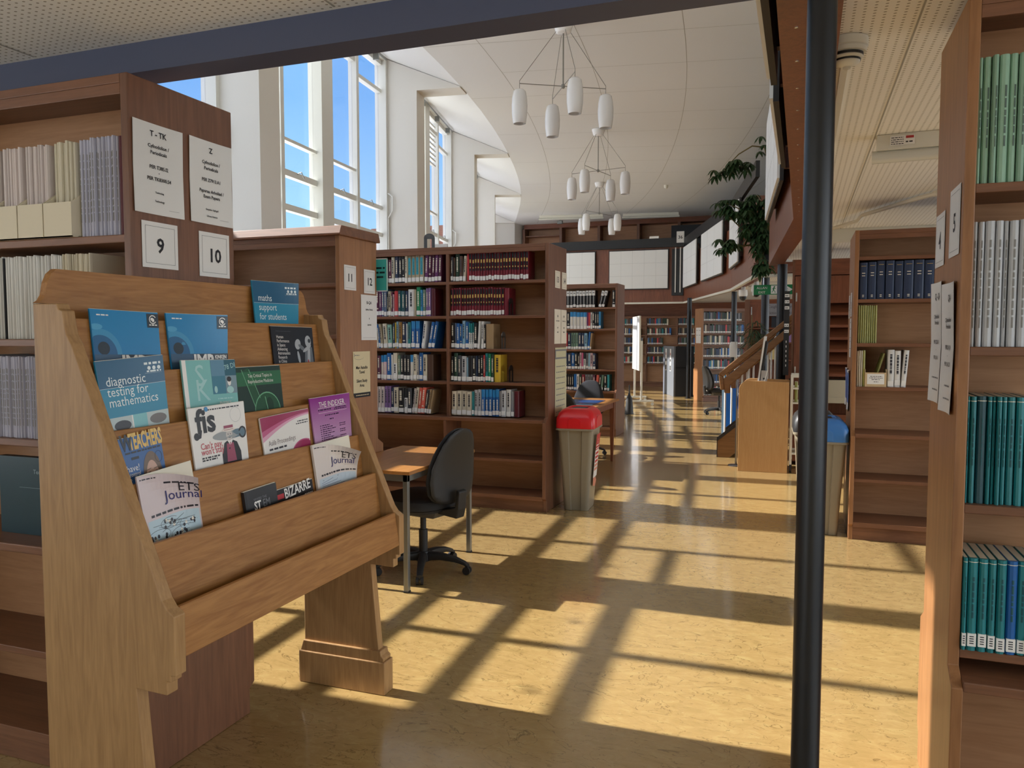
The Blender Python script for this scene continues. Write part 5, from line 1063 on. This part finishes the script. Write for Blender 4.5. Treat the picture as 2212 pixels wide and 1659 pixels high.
# study carrel at the far end
t = thing('study_carrel', 'grey study carrel side panel with two notice strips at the far end', 'carrel', (-3.15, 20.3, 0))
A_, B_ = Vector((-3.4, 20.95)), Vector((-2.94, 19.72)); u_ = (B_-A_).normalized()
M = Matrix(((u_.x, -u_.y, 0, A_.x), (u_.y, u_.x, 0, A_.y), (0, 0, 1, 0), (0, 0, 0, 1))); L_ = (B_-A_).length
m = MB(M); m.box(0, 0, .002, L_, .04, 1.25); m.build('side_panel', mat('carrel_grey', '#6c7076', .6), t)
m = MB(M); m.box(L_-.04, .04, .002, L_, .5, 1.25); m.box(.0, .04, .70, L_, .5, .73); m.build('desk_board', mat('carrel_dark', '#22252b', .6), t)
m = MB(M)
for x in (.3, .85): m.box(x, -.004, .62, x+.14, -.001, 1.18); m.box(x+.02, -.006, .64, x+.12, -.004, .76, 1); m.box(x+.02, -.006, .86, x+.12, -.004, .92, 1); m.box(x+.04, -.006, 1.02, x+.1, -.004, 1.08, 2)
m.build('notice_strip', [PAPER, INK, color_mat('#b04040')], t)
# whiteboard on a castor stand, lit by the sun
t = thing('whiteboard', 'white mobile board on a castor stand glaring in the sun at the aisle end', 'whiteboard', (-3.43, 17.5, 0))
n_ = Vector((-.95, -.31)).normalized(); u_ = Vector((.31, -.95)).normalized()
M = Matrix(((u_.x, n_.x, 0, -3.43), (u_.y, n_.y, 0, 17.5), (0, 0, 1, 0), (0, 0, 0, 1)))
m = MB(M); m.box(-.6, 0, .78, .6, .02, 1.92); m.build('board', mat('whiteboard_enamel', '#f4f6f6', .25), t)
m = MB(M); m.box(-.62, -.005, .755, .62, .028, .78); m.box(-.62, -.005, 1.92, .62, .028, 1.94); m.box(.6, -.005, .78, .62, .028, 1.92); m.box(-.62, -.005, .78, -.6, .028, 1.92); m.build('board_frame', CREAMP, t)
for s in (-1, 1):
    m = MB(M); m.box(s*.6-.02, -.05, .12, s*.6+.02, -.01, 1.4); m.box(s*.6-.025, -.3, .08, s*.6+.025, .3, .12); m.build('leg', CREAMP, t)
    m = MB(M)
    for y in (-.27, .27): m.tube([(s*.6-.012, y, .036), (s*.6+.012, y, .036)], .034, 0, 12)
    m.build('castor', CREAMP, t)
m = MB(); m.lathe([(.001, .002), (.09, .002), (.085, .02), (.06, .3), (.03, .36), (.012, .42), (.012, .56), (.001, .565)], (-3.08, 15.0, 0), n=14)
tag(m.build('floor_stand', BLACKP, loc=(-3.08, 15.0, 0), smooth=True), 'small black upright stand on the floor beside the farther bookcase end', 'stand')
# ------------------------------------------------------------------ stairs beyond the lectern
t = thing('staircase', 'staircase with double wooden handrails rising to the right behind the lectern', 'staircase', (.2, 10.5, 0))
X0 = -.92; RISE, RUN = .17, .2
for i in range(9):
    x = X0+i*RUN
    m = MB(); m.box(x, 10.04, RISE*(i+1)-.03, x+RUN+.03, 10.96, RISE*(i+1)); m.box(x, 10.04, max(.002, RISE*i-.03 if i else .002), x+.02, 10.96, RISE*(i+1)-.03, 1); m.box(x-.006, 10.04, RISE*(i+1)-.032, x+.03, 10.96, RISE*(i+1)+.004, 2); m.build('step', [TABLEW, DARKW, BLACKP], t)
for y in (10.0, 10.97):
    m = MB(); sl = RISE/RUN; e = X0+9*RUN
    m.prism([(X0-.02, .002), (X0+.12, .002), (e, (e-X0-.12)*sl), (e, (e-X0)*sl+.22), (X0-.02, .22)], 'y', y, y+.03); m.build('stringer', STRINGW, t)
    m = MB(); m.prism([(X0-.025, .20), (X0-.025, .25), (e, (e-X0)*sl+.26), (e, (e-X0)*sl+.21)], 'y', y-.004, y+.034); m.prism([(X0-.03, .002), (X0-.02, .002), (X0-.02, .25), (X0-.03, .25)], 'y', y-.004, y+.034); m.build('stringer_edge', BLACKP, t)
    m = MB(); k = .855
    m.prism([(-.94, 1.03), (-.93, 1.055), (.5, 1.055+1.43*k), (.5, .985+1.43*k), (-.885, .985+.045*k-.02)], 'y', y-.03, y+.06)
    m.prism([(-.89, .97), (.5, .965+1.39*k), (.5, .90+1.39*k), (-.80, .90), (-.80, .80), (-.865, .80)], 'y', y-.015, y+.045)
    m.prism([(-.94, 1.03), (-.885, 1.0), (-.87, .84), (-.915, .84)], 'y', y-.03, y+.06)
    m.build('handrail', RAILW, t, bevel=.01)
    for x in (-.86, -.66, -.58, -.36, -.28, -.06, .02):
        m = MB(); m.tube([(x, y+.015, .18+(x-X0)*sl), (x, y+.015, .95+(x+.9)*k)], .012, 0, 8); m.build('baluster', FRAME, t)
# blue banners and leaflet things by the stair foot
t = thing('banner', 'bright blue banner panels standing at the stair foot', 'banner', (-.86, 11.4, 0))
MB().box(-.98, 11.38, .05, -.80, 11.4, .95).box(-.99, 11.30, .002, -.79, 11.48, .05).build('banner_panel', BLUEB, t)
MB().box(-1.02, 11.36, .05, -.985, 11.4, .85).build('banner_edge', mat('pale_blue_banner', '#9cc6ee', .4), t)
t = thing('dispenser_stand', 'white sanitiser dispenser on a cream post behind the stair rail', 'dispenser', (-.88, 11.8, 0))
m = MB(); rg = [[(-.91+x*s, 11.8+y*s, z) for x, y in sup(.055, .06, 16, 4)] for z, s in ((1.2, .9), (1.215, 1), (1.36, 1), (1.41, .8), (1.42, .6))]; loft(m, rg); m.build('dispenser_body', WHITE, t, smooth=True)
m = MB(); m.tube([(-.88, 11.87, .02), (-.88, 11.87, 1.42)], .02, 0, 10); m.build('post', CREAMP, t); MB().box(-1.0, 11.72, .001, -.76, 12.0, .02).build('post_base', CREAMP, t)
# ------------------------------------------------------------------ lectern-like display unit
t = thing('display_unit', 'light beech display unit with rounded top corner in the aisle', 'display unit', (-.37, 9.33, 0))
for y in (9.05, 9.58):
    out = [(-.63, .001), (-.11, .001), (-.105, 1.0), (-.525, 1.012)]+[(-.525+.105*math.cos(R(a)), .907+.105*math.sin(R(a))) for a in (100, 115, 130, 145, 160, 172, 180)]
    MB().prism(out, 'y', y, y+.022).build('side_panel', BEECH, t, bevel=.003)
MB().box(-.625, 9.072, .03, -.605, 9.58, .93).build('front_board', BEECH, t); MB().box(-.605, 9.072, .84, -.11, 9.58, .86).build('tray', BEECH, t); MB().box(-.13, 9.072, .03, -.112, 9.58, .98).build('back_board', BEECH, t)
M = frame((-.6265, 9.5, .66), (0, -1, 0), (0, 0, 1)); m = MB(M); m.rect(0, 0, .38, .26, .001, 0); m.rect(.03, .03, .35, .13, .002, 1); m.rect(.03, .15, .2, .24, .002, 2); m.build('front_poster', [color_mat('#3b58a6'), color_mat('#2a2440'), PAPER], t)
m = MB(frame((-.46, 9.42, .862), (.93, .1, 0), (.17, .0, .98)))
t = thing('leaning_poster_board', 'black-backed poster board with white edge leaning in the beech unit', 'poster board', (-.42, 9.4, .862))
m = MB(); m.prism([(-.46, .865), (-.44, .865), (-.36, 1.50), (-.38, 1.50)], 'y', 9.2, 9.5); m.build('board_edge', WHITE, t); m = MB(); m.prism([(-.439, .865), (-.425, .865), (-.345, 1.42), (-.359, 1.45)], 'y', 9.2, 9.5); m.build('board_back', BLACKP, t)
t = thing('box_file', 'pale grey lever file standing in the tray of the beech unit', 'box file', (-.37, 9.2, .862))
MB().prism([(-.42, .861), (-.35, .861), (-.33, 1.12), (-.40, 1.12)], 'y', 9.15, 9.19).build('file_body', color_mat('#b9b4ad', .6), t); m = MB(); m.tube([(-.372, 9.1485, 1.03), (-.372, 9.15, 1.03)], .011, 0, 12); m.build('finger_hole', BLACKP, t)
m = MB(); m.tube([(-.40, 9.12, .862), (-.335, 9.12, 1.12)], .006, 0, 6); tag(m.build('pointer_stick', CREAMP, loc=(-.40, 9.12, .862)), 'thin pale stick leaning out of the beech display unit', 'stick')
t = thing('sign_stand', 'thin grey post with round base left of the beech unit', 'sign stand', (-.68, 9.4, 0))
m = MB(); m.tube([(-.675, 9.42, .01), (-.675, 9.42, 1.0)], .012, 0, 8); m.build('post', GREYMET, t); m = MB(); m.lathe([(.001, .001), (.09, .001), (.09, .008), (.02, .016), (.001, .016)], (-.675, 9.42, 0), n=20); m.build('base', mat('dark_base', '#3a3a3c', .5), t)
# beige trolley
t = thing('trolley', 'beige metal trolley between the beech unit and the black pillar', 'trolley', (.08, 9.35, 0))
for x in (-.09, .27):
    for y in (9.12, 9.55): m = MB(); m.box(x, y, .09, x+.025, y+.025, 1.08); m.build('post', CREAMP, t)
for y in (9.12, 9.55): MB().box(-.065, y, 1.05, .27, y+.025, 1.08).box(-.065, y, .92, .27, y+.025, .94).build('end_rail', CREAMP, t)
for z in (.2, .48, .76): MB().box(-.085, 9.13, z, .29, 9.57, z+.015).build('shelf', CREAMP, t)
for x in (-.08, .28):
    for y in (9.13, 9.56): m = MB(); m.tube([(x-.01, y, .04), (x+.015, y, .04)], .038, 0, 12); m.tube([(x, y, .06), (x, y, .1)], .01, 0, 6); m.build('castor', BLACKP, t)
for i, (c, x) in enumerate((('lime', -.05), ('cream', 0.0), ('tan', .05))): tag(one_book(x, 9.2, .776 if i < 1 else .496 if i == 1 else .216, .035, .22, c, 'n-'), f'{COL[c][1]} book standing on the beige trolley', 'book', 'books on the beige trolley')
# ------------------------------------------------------------------ louvred cabinet and its door, right of the stairs
t = thing('display_cabinet', 'tall mahogany cabinet with sloping louvre shelves behind the pillar', 'cabinet', (.3, 9.9, 0))
MB().box(-.10, 9.7, .001, -.075, 9.96, 2.38).build('end_panel', CASE, t); MB().box(.88, 9.7, .001, .9, 9.96, 2.38).build('end_panel', CASE, t)
MB().box(-.075, 9.92, .001, .88, 9.95, 2.38).build('back_panel', MAHOG, t); MB().box(-.075, 9.705, 2.2, .88, 9.92, 2.38).build('top_fascia', MAHOGX, t); MB().box(.08, 9.715, 1.88, .88, 9.74, 2.19).build('front_panel', MAHOG, t)
d_ = MB(); d_.box(-.07, 9.69, .05, .075, 9.715, 2.19); d_ = d_.build('door', MAHOG, t); m = MB()
for z in (.35, 1.05, 1.9): m.box(-.06, 9.683, z, -.045, 9.689, z+.1)
m.build('hinge', CHROME, d_); MB().box(.05, 9.672, .1, .07, 9.689, 1.9).build('door_edge', CASE, d_)
for i in range(6):
    z = 1.05+i*.14; m = MB(); m.prism([(9.715, z), (9.90, z+.13), (9.90, z+.145), (9.715, z+.015)], 'x', .08, .88); m.box(.08, 9.70, z-.01, .88, 9.715, z+.02); m.build('louvre_shelf', MAHOGX, t)
MB().box(.08, 9.66, .80, .88, 9.9, 1.0).box(.08, 9.64, .74, .88, 9.9, .80).build('drawer_front', color_mat('#b7ab92', .6), t); MB().box(.08, 9.72, .05, .88, 9.9, .6).build('base_panel', MAHOGX, t)
t = thing('hanging_sign', 'black vertical directory strip with white tags beside the cabinet door', 'sign', (-.15, 9.66, 1.2))
MB().box(-.185, 9.655, 1.05, -.125, 9.675, 2.02).build('strip', BLACKP, t); M = frame((-.185, 9.6545, 1.05), (1, 0, 0), (0, 0, 1)); m = MB(M)
for i, z in enumerate((.90, .83, .76, .56, .49)): m.rect(.006, z, .056, z+.035, .0006, 0); m.scrib(.01, .05, z+.012, .014, .0012, 1, i)
for i in range(6): m.rect(.026, .1+i*.055, .034, .125+i*.055, .0006, 0)
m.build('tag', [WHITE, INK], t)
# second cabinet with the fiction sign
t = thing('display_cabinet', 'dark cabinet with a bilingual fiction collection sign beyond the stairs', 'cabinet', (-.3, 13.7, 0))
MB().box(-.87, 13.5, .001, -.79, 13.95, 2.1).build('end_panel', CASE, t); MB().box(-.79, 13.9, .001, .6, 13.95, 2.1).build('back_panel', MAHOG, t); MB().box(-.79, 13.52, 2.02, .6, 13.9, 2.1).build('top_board', MAHOGX, t)
MB().box(-.79, 13.52, 1.66, -.53, 13.55, 2.02).build('door', MAHOG, t); MB().box(-.77, 13.51, 1.85, -.755, 13.519, 1.98).build('hinge', CHROME, t)
for z in (.4, .75, 1.1, 1.38, 1.62): MB().box(-.79, 13.55, z, .6, 13.9, z+.02).build('shelf', MAHOGX, t)
M = frame((-.53, 13.515, 1.83), (1, 0, 0), (0, 0, 1)); m = MB(M); m.rect(0, 0, .62, .2, 0, 0); m.text('Casgliad Ffuglen', .02, .13, .062, .001, 1, 'LEFT', .95); m.text('Fiction Collection', .02, .03, .062, .001, 1, 'LEFT', .95); m.build('fiction_sign', [color_mat('#8d8c90'), color_mat('#4a3f4d')], t)
for i, (x, z, c, w) in enumerate(((-.55, 1.4, '#3a3f4a', .12), (-.4, 1.4, '#d8d6d8', .13), (-.2, 1.4, '#8c6f9a', .12), (-.45, 1.64, '#2c3038', .16), (-.3, 1.12, '#9a4a50', .12), (-.5, 1.12, '#c9b37a', .13))):
    tag(MB().box(x, 13.56, z+.002, x+w, 13.58, z+(.18 if i else .1)).build('book', color_mat(c), loc=(x+w/2, 13.57, z)), f'{("dark","pale","lilac","black","red","tan")[i]} book faced out on the fiction cabinet shelves', 'book', 'faced-out fiction books')
# exit sign
t = thing('exit_sign', 'green bilingual exit sign with running man and arrow under the gallery', 'sign', (-.3, 11.6, 2.1))
MB().box(-.63, 11.58, 2.08, .02, 11.61, 2.215).build('sign_box', EXITG, t); MB().box(-.65, 11.575, 2.07, -.63, 11.615, 2.225).build('end_cap', WHITE, t)
M = frame((-.63, 11.5785, 2.08), (1, 0, 0), (0, 0, 1)); m = MB(M)
m.text('ALLAN', .11, .078, .046, .001, 0); m.text('EXIT', .11, .016, .046, .001, 0); m.rect(.23, .01, .31, .125, .0006, 0); m.ell(.275, .108, .009, .009, .0012, 1, 10); m.line(.272, .1, .262, .06, .016, .0012, 1); m.line(.265, .09, .245, .075, .007, .0012, 1); m.line(.268, .092, .295, .078, .007, .0012, 1); m.line(.262, .062, .285, .04, .008, .0012, 1); m.line(.285, .04, .285, .018, .007, .0012, 1); m.line(.262, .062, .245, .03, .008, .0012, 1)
m.line(.36, .067, .46, .067, .016, .001, 0); m.poly([(.44, .02), (.515, .067), (.44, .114), (.415, .114), (.462, .067), (.415, .02)], .0012, 0); m.build('pictogram', [WHITE, EXITG], t)
m = MB()
for x in (-.5, -.1): m.tube([(x, 11.595, 2.215), (x, 11.595, SOF-.001)], .005, 0, 6)
m.build('hanger', CHROME, t)
for i, (x, y) in enumerate(((-1.02, 15.3), (-.72, 14.0))):
    t = thing('dome_camera', ('left' if i == 0 else 'right')+' white dome camera under the gallery edge by the exit sign', 'camera', (x, y, 2.42), 'dome cameras')
    m = MB(); m.tube([(x, y, 2.42), (x, y, 2.36)], .04, 0, 14); m.lathe([(.075, 2.36), (.08, 2.32), (.08, 2.26), (.07, 2.24)], (x, y, 0), n=18); m.build('housing', WHITE, t, smooth=True)
    m = MB(); m.lathe([(.066, 2.24), (.06, 2.2), (.035, 2.17), (.001, 2.16)], (x, y, 0), n=18); m.build('dome', BLACKP, t, smooth=True)
# ------------------------------------------------------------------ plants
def leaf(m, base, d, L, w, droop, k=0):
    d = Vector(d).normalized(); side = d.cross(Vector((0, 0, 1))); side = side.normalized() if side.length > .01 else Vector((1, 0, 0))
    pts = []; p = Vector(base); n = 5
    for i in range(n+1):
        f = i/n; ww = w*math.sin(math.pi*min(.999, f*.92+.06))**.8/2
        pts.append((p-side*ww, p+Vector((0, 0, -ww*.25)), p+side*ww)); dd = (d+Vector((0, 0, -droop*f*1.6))).normalized(); p = p+dd*L/n
    vs = [q for r in pts for q in r]; fs = []
    for i in range(n): fs += [(3*i, 3*i+1, 3*i+4, 3*i+3), (3*i+1, 3*i+2, 3*i+5, 3*i+4)]
    m.add(vs, fs, k)
def umbrella_leaf(m, p, rr, s=1.):
    n = rr.randint(6, 8); a0 = rr.uniform(0, 6.28)
    for i in range(n): a = a0+2*math.pi*i/n; leaf(m, p, (math.cos(a), math.sin(a), rr.uniform(-.5, .1)), rr.uniform(.12, .18)*s, rr.uniform(.035, .05)*s, 1.3)
t = thing('umbrella_plant', 'large dark green umbrella plant spilling over the gallery gap', 'plant', (-.45, 11.6, 2.6))
rr = random.Random(3); fo = MB(); sm = MB()
sm.tube([(-.42, 11.7, 2.75), (-.5, 11.7, 3.3), (-.47, 11.6, 3.9), (-.52, 11.55, 4.1), (-.68, 11.5, 4.12), (-.86, 11.5, 4.02), (-.95, 11.5, 3.93)], [.022, .018, .014, .012, .01, .008, .006], 0, 7)
for q in (((-.45, 11.7, 2.7), (-.75, 11.6, 2.95), (-1.0, 11.5, 3.2)), ((-.46, 11.7, 2.8), (-.7, 11.5, 3.2), (-1.0, 11.45, 3.35)), ((-.45, 11.7, 2.75), (-.52, 11.3, 2.6), (-.5, 11.22, 2.3)), ((-.47, 11.7, 2.8), (-.9, 11.5, 2.75), (-1.1, 11.4, 2.72))): sm.tube(q, [.016, .011, .006], 0, 6)
sm.build('stem', STEM, t)
def cluster(cx, cy, cz, rx, ry, rz, n, s=1.):
    for i in range(n):
        while True:
            q = [rr.uniform(-1, 1) for _ in range(3)]
            if sum(v*v for v in q) <= 1: break
        umbrella_leaf(fo, (cx+q[0]*rx, cy+q[1]*ry, cz+q[2]*rz), rr, s)
cluster(-.86, 11.5, 3.86, .17, .2, .10, 17); cluster(-1.12, 11.5, 3.78, .1, .12, .06, 4); cluster(-.55, 11.5, 4.12, .05, .08, .14, 3, .8)
cluster(-.62, 11.5, 3.15, .2, .28, .42, 62); cluster(-.92, 11.5, 3.3, .25, .2, .13, 22); cluster(-.98, 11.5, 2.78, .2, .15, .12, 14); cluster(-.52, 11.4, 2.8, .14, .2, .2, 26); cluster(-.5, 11.2, 2.42, .09, .1, .16, 12)
fo.build('foliage', GREEN, t)
MB().box(-.5, 11.45, 2.51, -.26, 11.95, 2.75).build('planter', BLACKP, t)
t = thing('potted_palm', 'thin-leaved potted plant behind the stair handrail', 'plant', (-.55, 11.7, 0))
m = MB(); m.lathe([(.001, .001), (.13, .001), (.17, .3), (.175, .32), (.16, .32), (.001, .28)], (-.5, 11.9, 0), n=18); m.build('pot', BLACKP, t, smooth=True)
m = MB(); m.tube([(-.5, 11.9, .28), (-.52, 11.85, 1.0), (-.6, 11.75, 1.55)], .014, 0, 7); m.tube([(-.5, 11.9, .28), (-.5, 11.8, 1.0), (-.52, 11.7, 1.45)], .012, 0, 7); m.tube([(-.655, 11.7, 1.2), (-.655, 11.7, 1.8)], .008, 0, 6); m.build('stem', STEM, t)
m = MB()
for i in range(95):
    c = rr.choice(((-.6, 11.75, 1.6), (-.52, 11.7, 1.48), (-.63, 11.75, 1.5), (-.56, 11.75, 1.4))); a = rr.uniform(0, 6.28); leaf(m, (c[0]+rr.uniform(-.06, .06), c[1], c[2]+rr.uniform(-.1, .08)), (math.cos(a), math.sin(a), rr.uniform(-.1, .9)), rr.uniform(.22, .34), .022, 1.3)
m.build('foliage', mat('palm_green', '#33482e', .5), t)


t = tag(MB().box(-2.75, 8.35, .7505, -2.12, 8.95, .756).box(-2.75, 8.31, .7505, -2.12, 8.35, .755, 1).build('blue_sheet', [color_mat('#2b4f86', .15), color_mat('#8fc0ea', .2)], loc=(-2.4, 8.6, .75)), 'glossy blue sheet lying on the wooden study table', 'desk mat')  # thin blue slab on the tabletop with a paler near edge
